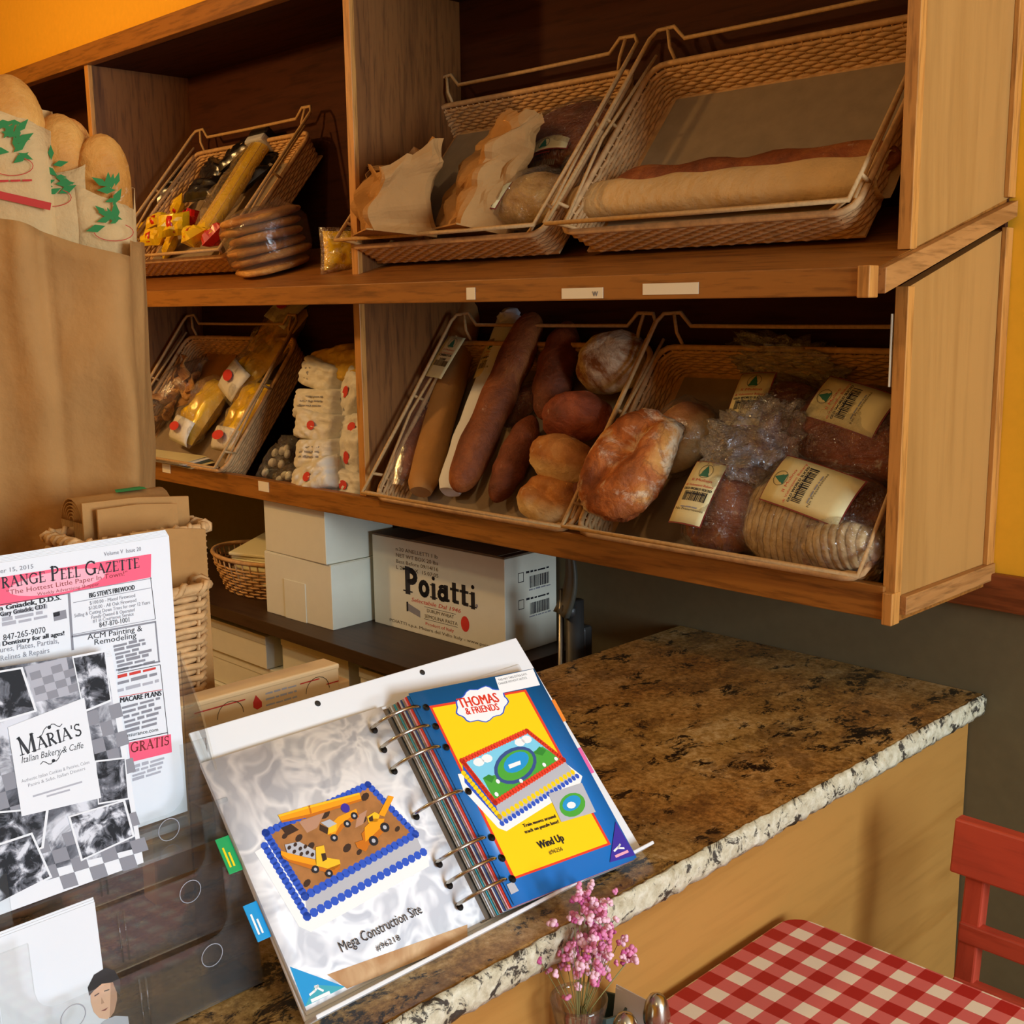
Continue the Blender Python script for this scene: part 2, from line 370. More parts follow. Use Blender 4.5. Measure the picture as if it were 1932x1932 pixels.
plain('white_plastic', '#e9eaea', .3, .5); plain('black_foil', '#171412', .25, .6); plain('gold', '#e9bd1c', .25, .6, .08); plain('pasta', '#d9a63a', .5, .4, var=.2, scale=80)
plain('red_foil', '#c21a10', .3, .6); plain('green_glass', '#41504a', .3)
plain('brown_box', '#6b5a45', .8); plain('skin_print', '#e3b18e', .5); plain('hair_print', '#2c2422', .5)
plain('petal', '#dd86ac', .7, var=.12, scale=200); plain('petal_pale', '#eec0cf', .7); plain('petal_deep', '#c0568c', .7); plain('stem_green', '#8f8a52', .7)
plain('packet_white', '#d8d3c4', .45, .4, var=.05, scale=25, bump=.5, bdist=.004)
plain('corn_pack', '#c9a23c', .4, .4, var=.15, scale=40)
plain('sugar', '#b06a35', .6); plain('page_edge', '#9a8f80', .8, var=.35, scale=160)
film('clear_film'); film('light_film', haze=.03, gl=.4, bump=.5, bscale=60)
film('crisp_film', haze=.025, gl=.40, rough=.06, bump=1.0, bscale=34, bdist=.030, base=.07)
film('milky_film', haze=.16, gl=.5, rough=.08, bump=1.0, bscale=40, bdist=.03, base=.12)
plain('orange_dark', '#c9701a', .4); plain('cab_yellow', '#fbc02a', .4); plain('grass_dark', '#2f8a34', .4)
film('acrylic', (.965, .975, .97), haze=.022, gl=.5, rough=.03, bump=.0, base=.03)
film('vase_glass', (.98, .98, .98), haze=.01, gl=.4, rough=.02, bump=.0, base=.02); film('pane', (.98, .99, 1), haze=0, gl=.3, rough=.01, bump=0, base=.0)
crust('crust_gold', '#d99a4c', '#b5642a', '#6e3414', .55, fscale=8, crack=.5); crust('crust_brown', '#a5622e', '#86461f', '#5f2f16', .12)
crust('crust_dark', '#9a5730', '#7d4022', '#552813', .12); crust('crust_red', '#a55834', '#8a4225', '#5f2a17', .16)
crust('crust_pale', '#cf9a56', '#b8783a', '#945423', .22, pale='#e2c48a', crack=.12); crust('crust_flour', '#c08d5a', '#a0683a', '#7a4522', .88, fscale=10)
crust('baguette', '#d9a052', '#c6863a', '#a3672a', .16, scale=10, crack=.06); crust('crumb_slice', '#c4a676', '#b3915f', '#8f6c42', .15, 40)
crust('flat_bread', '#cf984f', '#b57b38', '#8a5426', .12); crust('rind', '#e0ad66', '#c98f4c', '#94602c', .0, 30); crust('pale_loaf', '#d6b878', '#c49c5a', '#9c7238', .25)

def _granite():
    s = NT('granite'); c = s.coord(); st = s.coord((1.0, .62, 1.0), (0, 0, .6))
    a = s.noise(st, 11, 8, .70, .2); b = s.noise(c, 95, 6, .75); d = s.noise(st, 24, 9, .78, .35); e = s.noise(st, 3.2, 3, .5); g = s.noise(c, 130, 3, .6)
    base = s.ramp(s.math('ADD', s.math('MULTIPLY', a, .55), s.math('MULTIPLY', b, .45)), [(.36, '#4d3620'), (.45, '#87642f'), (.53, '#ab8549'), (.62, '#cdae78')])
    warm = s.ramp(e, [(.42, (0, 0, 0)), (.62, (1, 1, 1))]); base = s.mix(s.math('MULTIPLY', warm, .5), base, s.ramp(b, [(.38, '#6a3d18'), (.6, '#b87836')]))
    blk = s.ramp(s.math('ADD', s.math('MULTIPLY', d, .8), s.math('MULTIPLY', e, .2)), [(.43, (1, 1, 1)), (.47, (0, 0, 0))]); base = s.mix(s.math('MULTIPLY', s.ramp(s.noise(st, 15, 8, .75, .3), [(.43, (1, 1, 1)), (.5, (0, 0, 0))]), .5), base, '#4a2e18'); base = s.mix(blk, base, '#1d140d')
    wh = s.ramp(g, [(.66, (0, 0, 0)), (.74, (1, 1, 1))]); base = s.mix(s.math('MULTIPLY', wh, .4), base, '#cdb78c')
    s.col(base); s.done('granite', .22, .5)
    s = NT('granite_edge'); c = s.coord()       # rough-chiselled edge of the same slab: paler, broken crystals
    a = s.noise(c, 60, 7, .7); d = s.noise(c, 34, 7, .75, .6)
    base = s.ramp(a, [(.3, '#a89a78'), (.5, '#cdc4a6'), (.7, '#e6e0c8')]); blk = s.ramp(d, [(.425, (1, 1, 1)), (.47, (0, 0, 0))])
    s.col(s.mix(blk, base, '#3d362c')); s.bump(a, .8, .004); s.done('granite_edge', .45, .4)
_granite()
def _gingham():
    s = NT('gingham'); tc = s.coord(); sp = s.n('ShaderNodeSeparateXYZ'); s.l(tc, sp.inputs[0]); P = .0475
    def stripe(o, ph): return s.math('GREATER_THAN', s.math('FRACT', s.math('ADD', s.math('DIVIDE', o, P), ph)), .5)
    a = stripe(sp.outputs[0], .32); b = stripe(sp.outputs[1], .10)
    f = s.math('MULTIPLY', s.math('ADD', a, b), .5)
    s.col(s.ramp(f, [(0, '#e9dcc6'), (.45, '#cf6460'), (.95, '#a81f1c')], 'CONSTANT')); s.done('gingham', .55, .35)
    for e in s.t.nodes:
        if e.type == 'VALTORGB': e.color_ramp.elements[1].position = .3; e.color_ramp.elements[2].position = .8
_gingham()
def _slices():
    s = NT('slices'); c = s.coord(); w = s.n('ShaderNodeTexWave'); w.inputs['Scale'].default_value = 24; w.inputs['Distortion'].default_value = 1.6
    w.inputs['Detail'].default_value = 3; s.l(c, w.inputs['Vector']); f = s.noise(c, 60, 5)
    crumb = s.ramp(f, [(.35, '#a88a5c'), (.6, '#cdb182')]); gap = s.ramp(s.math('ADD', w.outputs['Fac'], s.math('MULTIPLY', s.noise(c, 90, 4), .25)), [(.08, (.75, .75, .75)), (.26, (0, 0, 0))])
    s.col(s.mix(gap, crumb, '#4a2c18')); s.bump(w.outputs['Fac'], .6, .003); s.done('slices', .8, .1)
_slices()
def _photo(key, sc, lo, hi):
    s = NT(key); c = s.coord(); f = s.noise(c, sc, 6, .6, .6)
    s.col(s.ramp(f, [(lo, '#1e1f24'), ((lo + hi) / 2, '#6d6f78'), (hi, '#d4d6de')])); s.done(key, .6, .2)
_photo('bw_photo', 70, .42, .60); _photo('bw_photo_dark', 60, .46, .68); _photo('bw_soft', 26, .38, .62)
def _page_white():
    s = NT('icing_print'); c = s.coord(); a = s.noise(c, 24, 2, .45, 1.3); b = s.noise(c, 26, 2, .5, .9)
    f = s.ramp(a, [(.36, '#d3d5d9'), (.47, '#fbfbfb'), (.51, '#fbfbfb'), (.62, '#cccfd5')]); g = s.ramp(b, [(.44, (.75, .75, .78)), (.52, (1, 1, 1))])
    s.col(s.mix(.4, f, g, 'MULTIPLY')); s.done('icing_print', .35, .4)
    s = NT('brown_wash'); c = s.coord(); a = s.noise(c, 20, 4, .5, 1.5); s.col(s.ramp(a, [(.3, '#a8764a'), (.65, '#d6b58c')])); s.done('brown_wash', .4, .3)
_page_white()

# ------------------------------------------------------------------ the room
YW = 1.873
FX0, FX1, FY0, RH = -5.2, 3.3, -3.2, 2.95
struct('floor', MB().box((FX0, FY0, -.05), (FX1, YW + .1, 0)), 'floor_tile')
struct('ceiling', MB().box((FX0, FY0, RH), (FX1, YW + .1, RH + .05)), 'ceiling_white')
struct('wall_back', MB().box((FX0, YW, 1.105), (FX1, YW + .1, RH)), 'yellow_wall')
struct('wall_back_lower', MB().box((FX0, YW, 0), (FX1, YW + .1, 1.105)), 'olive_wall')
struct('trim_1', MB().box((-.99, YW - .018, 1.048), (FX1, YW, 1.108)), 'rail_wood', .003)
struct('wall_left', MB().box((FX0 - .1, FY0, 0), (FX0, YW + .1, RH)), 'yellow_wall')
struct('wall_front', MB().box((FX0, FY0 - .1, 0), (FX1, FY0, RH)), 'yellow_wall')
_wr = MB(); WYM = .78; WY0, WY1, WZ0, WZ1 = .0, 1.56, .88, 2.52
_wr.box((FX1, FY0, 0), (FX1 + .1, YW + .1, WZ0)); _wr.box((FX1, FY0, WZ1), (FX1 + .1, YW + .1, RH)); _wr.box((FX1, FY0, WZ0), (FX1 + .1, WY0, WZ1)); _wr.box((FX1, WY1, WZ0), (FX1 + .1, YW + .1, WZ1))
struct('wall_right', _wr, 'yellow_wall')
_w = bpy.data.objects.new('window_1', None); COL.objects.link(_w); _w['kind'] = 'structure'; _w.location = (FX1 + .05, (WY0 + WY1) / 2, WZ0); _w.matrix_world = T(*_w.location)
_m = MB(); 
for a, b in (((FX1 + .02, WY0, WZ0), (FX1 + .08, WY1, WZ0 + .05)), ((FX1 + .02, WY0, WZ1 - .05), (FX1 + .08, WY1, WZ1)), ((FX1 + .02, WY0, WZ0), (FX1 + .08, WY0 + .05, WZ1)), ((FX1 + .02, WY1 - .05, WZ0), (FX1 + .08, WY1, WZ1)), ((FX1 + .03, WYM - .025, WZ0), (FX1 + .07, WYM + .025, WZ1))): _m.box(a, b)
obj('window_frame', _m, 'oak_v', _w, world=True)
obj('pane', MB().box((FX1 + .048, WY0 + .05, WZ0 + .05), (FX1 + .052, WYM - .025, WZ1 - .05)), 'pane', _w, world=True)
obj('pane', MB().box((FX1 + .048, WYM + .025, WZ0 + .05), (FX1 + .052, WY1 - .05, WZ1 - .05)), 'pane', _w, world=True)
struct('wall_soffit', MB().box((FX0, 1.582, 2.256), (-.79, YW, RH)), 'yellow_wall')
_em = NT('lamp_glow'); _em.b.inputs['Emission Color'].default_value = (*WARM, 1); _em.b.inputs['Emission Strength'].default_value = 6; _em.done('lamp_glow')
for k, (x, y, wt) in enumerate(CEILING_LAMPS):
    t = thing('ceiling_lamp', ('round warm ceiling lamp behind the camera, nearer the counter', 'round warm ceiling lamp behind the camera, nearer the window')[k], 'lamp', (x, y, RH), 'warm ceiling lamps')
    obj('canopy', MB().lathe([(.14, -.03), (.15, -.02), (.15, 0)], 24), 'white_plastic', t)
    obj('diffuser', MB().lathe([(.02, -.075), (.08, -.068), (.12, -.05), (.135, -.03)], 24), 'lamp_glow', t)
    l = area('lamp_light', (x, y, RH - .085), (x, y, 0), .24, .24, wt, CEIL, 'DISK'); l.parent = t; l.matrix_parent_inverse = t.matrix_world.inverted()

t = thing('pendant_lamp', 'warm pendant lamp hanging over the work counter, left of the picture', 'lamp', (PENDANT[0], PENDANT[1], RH))
_h = PENDANT[2] - RH; m = MB(); m.tube([(0, 0, 0), (0, 0, _h + .12)], .003, 6); obj('cord', m, 'dark_plastic', t); obj('ceiling_rose', MB().lathe([(.045, -.02), (.05, 0)], 20), 'dark_plastic', t)
m = MB(); m.grid(6, 28, lambda a, c: ((.03 + .10 * a) * math.cos(6.2832 * c), (.03 + .10 * a) * math.sin(6.2832 * c), _h + .12 - .09 * a), closev=True); obj('shade', m, 'white_plastic', t, solid=.002)
m = MB(); m.ball(lambda d: Vector((.03 * d.x, .03 * d.y, _h + .05 + .035 * d.z)), 16, 10); obj('bulb', m, 'lamp_glow', t)
_pl = bpy.data.lights.new('pendant_light', 'POINT'); _pl.energy = PENDANT[3]; _pl.color = WARM; _pl.shadow_soft_size = .045
_po = bpy.data.objects.new('pendant_light', _pl); COL.objects.link(_po); _po.parent = t; _po.location = (0, 0, _h - .03)

# ------------------------------------------------------------------ display shelf unit on the wall
XR, XL = -.79, -5.19; YF = 1.555; YB = 1.86
def msz(y): return 1.589 + .2741 * (y - 1.46)         # top of the sloping middle shelf
U = thing('display_shelf', 'long two-tier oak bread display shelf hung on the back wall', 'shelf', (-2.7, YB, 1.09))
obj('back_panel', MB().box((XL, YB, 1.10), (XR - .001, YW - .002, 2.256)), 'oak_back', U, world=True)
m = MB(); m.prism([(1.46, msz(1.46) - .018), (YB, msz(YB) - .018), (YB, msz(YB)), (1.46, msz(1.46))], lambda y, z: (XL, y, z), lambda y, z: (XR - .0005, y, z))
ms = obj('middle_shelf', m, 'oak', U, world=True)
obj('shelf_edge', MB().box((XL, 1.441, 1.553), (XR - .014, 1.46, 1.5915)), 'oak', ms, .0015, True)
obj('edge_cap', MB().box((XR - .014, 1.438, 1.551), (XR + .004, 1.463, 1.593)), 'edge_v', ms, .0015, True)
m = MB(); m.prism([(1.463, 1.556), (YW - .004, 1.556 + .285 * .406), (YW - .004, 1.580 + .285 * .406), (1.463, 1.590)], lambda y, z: (XR, y, z), lambda y, z: (XR + .014, y, z))
obj('end_rail', m, 'oak_y', U, .001, True)
obj('lower_shelf', MB().box((XL, 1.565, 1.085), (XR, YB, 1.102)), 'oak', U, world=True)
ls = obj('shelf_edge', MB().box((XL, 1.545, 1.089), (XR - .013, 1.566, 1.139)), 'oak', U, .0015, True)
obj('edge_cap', MB().box((XR - .013, 1.541, 1.083), (XR + .003, 1.566, 1.131)), 'edge_v', ls, .0015, True)
obj('end_rail', MB().box((XR, 1.567, 1.096), (XR + .012, YW - .004, 1.124)), 'oak_y', U, .001, True)
# end panels (upper and lower), their front edging and the batten against the wall
def epanel(z0f, z0b, z1f, z1b, nm):
    m = MB(); m.prism([(YF + .004, z0f), (YW - .006, z0b), (YW - .006, z1b), (YF + .004, z1f)], lambda y, z: (XR - .016, y, z), lambda y, z: (XR, y, z))
    p = obj(nm, m, 'ply', U, world=True)
    obj('front_edging', MB().box((XR - .018, YF - .003, z0f), (XR + .0015, YF + .016, z1f)), 'edge_v', p, .001, True)
    obj('wall_batten', MB().box((XR, YW - .026, z0b), (XR + .008, YW - .001, z1b)), 'edge_v', p, .001, True)
epanel(1.616, 1.70, 2.256, 2.256, 'upper_end_panel'); epanel(1.122, 1.122, 1.566, 1.655, 'lower_end_panel')
for x in (-2.03, -3.2):
    m = MB(); m.prism([(YF + .012, msz(YF + .012)), (YB, msz(YB)), (YB, 2.205), (YF + .012, 2.205)], lambda y, z: (x - .019, y, z), lambda y, z: (x, y, z))
    d = obj('divider', m, 'oak_v', U, world=True); obj('front_edging', MB().box((x - .0205, YF, 1.602), (x + .0015, YF + .012, 2.205)), 'edge_v', d, .001, True)
    m = MB(); m.prism([(YF + .012, 1.102), (YB, 1.102), (YB, msz(YB) - .018), (YF + .012, msz(YF + .012) - .018)], lambda y, z: (x - .019, y, z), lambda y, z: (x, y, z))
    d = obj('divider', m, 'oak_v', U, world=True); obj('front_edging', MB().box((x - .0205, YF + .013 - .014, 1.14), (x + .0015, YF + .013, 1.582)), 'edge_v', d, .001, True)
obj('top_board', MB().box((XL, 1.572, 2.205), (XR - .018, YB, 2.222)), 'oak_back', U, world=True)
obj('top_rail', MB().box((XL, 1.545, 2.205), (XR, 1.575, 2.255)), 'oak', U, .0015, True)
# paper price strips stuck on the two shelf edges
plain('strip_paper', '#e6dcc2', .6)
for (x0, y0, x1, y1, yy, txt) in ((880, 541, 897, 567, 1.4405, 0), (1060, 543, 1138, 564, 1.4405, 1), (1213, 534, 1318, 556, 1.4405, 0), (272, 866, 285, 890, 1.5445, 0), (306, 874, 322, 893, 1.5445, 0), (487, 902, 508, 934, 1.5445, 0)):
    a = at(x0, y0, y=yy); b = at(x1, y1, y=yy); zc = (a.z + b.z) / 2; zh = abs(a.z - b.z) / 2
    if x1 - x0 < 40: zh = .0105 if yy < 1.5 else .012
    else: zh = .0085
    p = obj('price_strip', MB().box((a.x, yy - .0006, zc - zh), (b.x, yy, zc + zh)), 'strip_paper', U, world=True)
    if txt:
        pg = Page(lambda u, v, h: (b.x - .022 + u, yy - .0007 - h, zc - .005 + v)); pg.text('W', 0, 0, .011, 'ink_grey', bold=1); pg.build('print', p)
        for o in p.children: o.data.transform(U.matrix_world.inverted())

# ------------------------------------------------------------------ counter (peninsula) with granite top
CX0, CX1, CZ = -1.414, -.782, .90
rg = random.Random(4)
def slab(name, poly, z0, z1, label):
    t = thing(name, label, 'countertop', (poly[0][0], poly[0][1], z0))
    m = MB(); m.prism(poly, lambda x, y: (x, y, z0), lambda x, y: (x, y, z1)); obj('slab', m, 'granite', t, .003, True)
    return t
t = slab('countertop', [(CX0, .12), (CX1 - .004, .12), (CX1 - .004, YW - .002), (CX0, YW - .002)], .868, CZ, 'brown speckled granite countertop with a pale chiselled edge')
m = MB(); NY = 220                                     # chiselled edge: broken, slightly uneven face
def _edge(a, b):
    y = .12 + (YW - .125) * a; z = .866 + .034 * b; w = .0035 * nz((y * 60, z * 90, 0), 3) + .002 * nz((y * 150, z * 200, 1), 5)
    return (CX1 - .003 + (0 if b in (0, 1) else .004) + w, y, z - (0 if 0 < b else .0) - (.004 * abs(nz((y * 40, 2, 0))) if b == 0 else 0))
m.grid(NY, 6, _edge); m.add([_edge(0, j / 5) for j in range(6)], []); obj('chiselled_edge', m, 'granite_edge', t, world=True, solid=.004)
C = thing('counter', 'pale maple counter cabinet under the granite top, beside the checked table', 'counter', (-1.1, 1.0, 0))
obj('body', MB().box((CX0 + .03, .15, .08), (CX1 - .045, YW - .003, .866)), 'maple', C, world=True)
obj('side_panel', MB().box((CX1 - .045, .15, 0.0), (CX1 - .026, YW - .003, .866)), 'maple', C, .001, True)
obj('toe_kick', MB().box((CX0 + .08, .2, 0), (CX1 - .046, YW - .003, .08)), 'dark_shelf', C, world=True)
R2 = thing('work_counter', 'wooden work counter behind the leaflet holder and big paper bag', 'counter', (-1.9, .5, 0))
obj('body', MB().box((-2.3, .05, 0), (CX0 - .004, .86, .862)), 'maple', R2, world=True)
obj('worktop', MB().box((-2.33, .02, .862), (CX0 - .002, .88, .8985)), 'granite', R2, .002, True)

# ------------------------------------------------------------------ back shelving below the display
BZ = .80
t = thing('back_shelving', 'dark brown low shelving against the back wall holding white boxes', 'shelf', (-2.6, 1.7, 0))
obj('upper_shelf', MB().box((-4.4, 1.508, BZ - .03), (-1.69, YW - .004, BZ)), 'dark_shelf', t, .001, True)
obj('lower_shelf', MB().box((-4.4, 1.52, .36), (-1.69, YW - .004, .385)), 'dark_shelf', t, .001, True)
obj('plinth', MB().box((-4.4, 1.55, 0), (-1.69, YW - .004, .36)), 'dark_shelf', t, world=True)
for x in (-4.4, -3.35, -1.71): obj('upright', MB().box((x, 1.53, .385), (x + .02, YW - .004, BZ - .03)), 'dark_shelf', t, world=True)

# ------------------------------------------------------------------ cafe table and chair
TZ = .725; TX0, TX1, TY0, TY1 = -.795, .05, .55, 1.312
t = thing('cafe_table', 'square cafe table topped with a red and white gingham cloth', 'table', ((TX0 + TX1) / 2, (TY0 + TY1) / 2, 0))
def rrect(x0, y0, x1, y1, r, n=6): return [p for cx, cy, a in ((x1 - r, y1 - r, 0), (x0 + r, y1 - r, 90), (x0 + r, y0 + r, 180), (x1 - r, y0 + r, 270)) for p in arc(cx, cy, r, r, a, a + 90, n)]
m = MB(); m.prism(rrect(TX0, TY0, TX1, TY1, .035), lambda x, y: (x, y, TZ - .022), lambda x, y: (x, y, TZ)); obj('top', m, 'gingham', t, .004, True)
cxt, cyt = (TX0 + TX1) / 2, (TY0 + TY1) / 2
obj('column', MB().lathe([(.035, .03), (.03, .1), (.03, .66), (.05, .70)], 20, (cxt, cyt, 0)), 'dark_plastic', t, world=True)
obj('support_plate', MB().box((cxt - .2, cyt - .2, .69), (cxt + .2, cyt + .2, .703)), 'dark_plastic', t, .002, True)
for a in (0, 90): obj('foot', MB().box((-.27, -.035, 0), (.27, .035, .035), T(cxt, cyt, 0) @ RZ(a + 45)), 'dark_plastic', t, .004, True)
ch = thing('wooden_chair', 'red painted wooden chair with slatted back, pushed under the table', 'chair', (-.46, 1.36, 0))
HX0, HX1 = -.645, -.285
def bent(z): return 1.505 + .05 * max(0, (z - .45) / .4) - .03
for x in (HX0, HX1):
    m = MB(); m.grid(9, 4, lambda a, b: (x + (0, .028, .028, 0)[int(round(b * 4)) % 4], bent(.86 * a) + (-.012, -.012, .012, .012)[int(round(b * 4)) % 4], .80 * a), closev=True, smooth=False)
    m.add([m.v[-4], m.v[-3], m.v[-2], m.v[-1]], [(0, 1, 2, 3)]); obj('rear_leg', m, 'red_wood', ch, .003, True)
    obj('leg', MB().box((x, 1.13, 0), (x + .028, 1.158, .435)), 'red_wood', ch, .003, True)
    obj('side_rail', MB().box((x + .004, 1.15, .38), (x + .024, 1.46, .43)), 'red_wood', ch, .002, True)
def slat(z0, z1, nm, ext=0.0, th=.009, dy=0):
    m = MB(); m.prism([(bent(z0) - th + dy, z0), (bent(z0) + th + dy, z0), (bent(z1) + th + dy, z1), (bent(z1) - th + dy, z1)], lambda y, z: (HX0 - ext, y, z), lambda y, z: (HX1 + .028 + ext, y, z)); obj(nm, m, 'red_wood_x', ch, .003, True)
slat(.762, .838, 'top_rail', .019, .011, -.003); slat(.668, .696, 'slat'); slat(.588, .616, 'slat'); slat(.508, .536, 'slat')
obj('front_rail', MB().box((HX0 + .02, 1.134, .38), (HX1 + .01, 1.152, .43)), 'red_wood_x', ch, .002, True)
m = MB(); m.prism(rrect(HX0 - .012, 1.10, HX1 + .04, 1.475, .03), lambda x, y: (x, y, .435), lambda x, y: (x, y, .458)); obj('seat', m, 'red_wood_x', ch, .005, True)
# ------------------------------------------------------------------ wicker display trays
BW, BD, BH = .565, .40, .064
def _ring(h, off=0.0, n=None, r=.03):
    """rounded rectangle at height h, flared outwards; returns evenly spaced points and outward normals"""
    fl = .014 * h / BH + off; x0, x1, y0, y1 = .014 - fl, BW - .014 + fl, .014 - fl, BD - .014 + fl
    P = rrect(x0, y0, x1, y1, r, 5); L = [0]
    for i in range(len(P)): L.append(L[-1] + math.dist(P[i], P[(i + 1) % len(P)]))
    out = []
    for k in range(n):
        s = L[-1] * k / n; i = max(j for j in range(len(P)) if L[j] <= s + 1e-9); j = (i + 1) % len(P)
        d = max(L[i + 1] - L[i], 1e-9); f = (s - L[i]) / d; a, b = P[i], P[j]
        tx, ty = (b[0] - a[0]) / d, (b[1] - a[1]) / d
        out.append((a[0] + (b[0] - a[0]) * f, a[1] + (b[1] - a[1]) * f, ty, -tx))
    return out
def _tray_meshes():
    NS = 104; weave = MB()
    for k in range(9):
        h = .004 + k * .0066; pts = _ring(h, 0, NS * 2)
        weave.tube([(x + nx *   .0020 * (0 if i % 2 else (1 if (i // 2 + k) % 2 else -1)), y + ny * .0020 * (0 if i % 2 else (1 if (i // 2 + k) % 2 else -1)), h) for i, (x, y, nx, ny) in enumerate(pts)], .0039, 5, closed=True)
    a = _ring(0, 0, NS); b = _ring(BH, 0, NS)
    for p, q in zip(a, b): weave.tube([(p[0], p[1], 0), (q[0], q[1], BH)], .0022, 4, caps=False)
    rim = MB(); pts = _ring(BH, .002, 120); rim.tube([(x, y, BH + .003) for x, y, _, _ in pts], .0058, 6, closed=True)
    base = MB().box((.012, .012, 0), (BW - .012, BD - .012, .004)); liner = MB().box((.03, .03, .0045), (BW - .03, BD - .025, .0065))
    H = .098
    loop = MB(); e = -.008; w = BW - e
    top = [(w, e, H), (w, BD * .5, H), (w, BD + .035, H + .003), (w - .012, BD + .052, H + .006), (w - .05, BD + .054, H + .006), (w - .075, BD + .034, H - .008), (BW / 2, BD + .034, H - .009),
           (e + .075, BD + .034, H - .008), (e + .05, BD + .054, H + .006), (e + .012, BD + .052, H + .006), (e, BD + .035, H + .003), (e, BD * .5, H), (e, e, H)]
    loop.tube(top + [(BW / 2, e, H - .001)], .0042, 6, closed=True)
    posts = []; side = []
    for sx, x in ((1, e), (-1, w)):
        for pts in ([(x + sx * .035, BD + .053, H + .006), (x + sx * .045, BD + .022, BH + .022), (x + sx * .055, BD + .006, BH)], [(x + sx * .004, e + .004, H - .002), (x + sx * .03, .004, BH + .012), (x + sx * .05, .004, BH)], [(x, .04, H), (x + sx * .004, .055, BH)], [(x, BD * .6, H), (x + sx * .004, BD * .62, BH)]):
            m = MB(); m.tube(pts, .0036, 6); posts.append(('wire_post', m.mesh('wire_post', 'wire')))
        m = MB(); m.tube([(x + sx * .012, .02, BH + .008), (x + sx * .006, BD * .5, BH + .024), (x + sx * .02, BD + .008, BH + .02)], .0032, 6); side.append(('side_wire', m.mesh('side_wire', 'wire')))
    return [('woven_wall', weave.mesh('woven_wall', 'wicker')), ('rim', rim.mesh('rim', 'wicker')), ('base', base.mesh('base', 'wicker')), ('liner_sheet', liner.mesh('liner_sheet', 'liner')), ('wire_frame', loop.mesh('wire_frame', 'wire'))] + posts + side
TRAYM = _tray_meshes(); TR = {}
def tray(key, x0, y0, z0, tilt, label, rz=0.0):
    c, s = math.cos(math.radians(tilt)), math.sin(math.radians(tilt)); M = frame((x0, y0, z0), (1, 0, 0), (0, c, s), (0, -s, c)) @ RZ(rz)
    t = thing('wicker_tray', label, 'basket', M, 'tilted wicker display trays')
    for nm, me in TRAYM:
        o = obj(nm, me, None, t)
        if nm == 'woven_wall': o['kind'] = 'stuff'
    TR[key] = M; return t
tray('B3', -1.440, 1.600, 1.6285, 50, 'wicker tray on the upper shelf next to the end panel, nearly empty')
tray('B2', -2.050, 1.600, 1.6285, 50, 'wicker tray on the upper shelf holding torn brown paper bags')
tray('B1', -3.095, 1.600, 1.6285, 50, 'wicker tray on the upper shelf filled with shiny gold sweets')
tray('L3', -1.402, 1.600, 1.1035, 53, 'wicker tray on the lower shelf next to the end panel, full of bagged loaves')
tray('L2', -1.985, 1.600, 1.1035, 53, 'wicker tray on the lower shelf holding baguettes and round rolls')
tray('L1', -3.165, 1.600, 1.1035, 53, 'wicker tray on the lower shelf holding bags of yellow pasta')
def tl(k, px, py, h):
    M = TR[k]; p = atp(px, py, M @ Vector((0, 0, h)), M.to_3x3() @ Vector((0, 0, 1))); return M.inverted() @ p
def lie(k, p0, p1, h, roll=0.0, h1=None):
    """frame lying in a tray: local X runs from pixel p0 to p1, Z out of the tray"""
    a = tl(k, p0[0], p0[1], h); b = tl(k, p1[0], p1[1], h if h1 is None else h1); x = (b - a); L = x.length; x.normalize(); z = Vector((0, 0, 1)); z = (z - x * z.dot(x)).normalized(); y = z.cross(x)
    return TR[k] @ frame((a + b) / 2, x, y, z) @ RX(roll), L
def put(k, px, py, h, rot=0.0, rx=0.0, ry=0.0):
    return TR[k] @ Matrix.Translation(tl(k, px, py, h)) @ RZ(rot) @ RX(rx) @ RY(ry)

# ------------------------------------------------------------------ breads
def spow(v, e): return math.copysign(abs(v) ** e, v)
def loaf_fn(L, W, H, seed, e=.85, lump=.07, flat=.35, ns=2.2, crease=0.0):
    def fn(d):
        k = 1 + lump * nz(d * ns, seed) + lump * .55 * nz(d * ns * 3, seed + 2) + lump * .2 * nz(d * ns * 8, seed + 4)
        x = L / 2 * spow(d.x, e) * k; y = W / 2 * spow(d.y, e) * k; z = d.z * k
        if crease and d.z > 0: z -= crease * math.exp(-((d.y * 1.0 + .35 * d.x) / .16) ** 2) * (1 - d.x ** 2); z -= crease * .6 * math.exp(-((d.x - .1 - .3 * d.y) / .13) ** 2) * (1 - d.y ** 2)
        z = H * ((1 - flat) * z if z > 0 else flat * z * .9)
        return Vector((x, y, z + H * flat * .9))
    return fn
def roll_bread(name, label, M, L, W, H, mat, seed, cat='bread', group=None, e=.9, lump=.07, crease=0.0, nu=36, nv=20):
    t = thing(name, label, cat, M, group); m = MB(); m.ball(loaf_fn(L, W, H, seed, e, lump, crease=crease), nu, nv); obj('crust', m, mat, t); return t
def stick(L, r, seed, bend=0.0, flat=.85, taper=.12, bumps=.05, n=36, k=14, ends=1.0):
    m = MB()
    cap = r * (1.0 + taper * 6)
    def fn(a, b):
        t = .5 - .5 * math.cos(math.pi * a); q = 2 * t - 1; d = min(t, 1 - t) * L; rr = r * (math.sqrt(max(0.0004, 1 - ((cap - d) / cap) ** 2)) if d < cap else 1) * (1 + bumps * math.sin(t * 26 + seed) + bumps * nz((t * 9, seed, b * 3)))
        an = 2 * math.pi * b; return ((t - .5) * L, rr * math.cos(an) + bend * (1 - q * q), rr * flat * math.sin(an) + r * flat)
    m.grid(n, k, fn, closev=True); return m
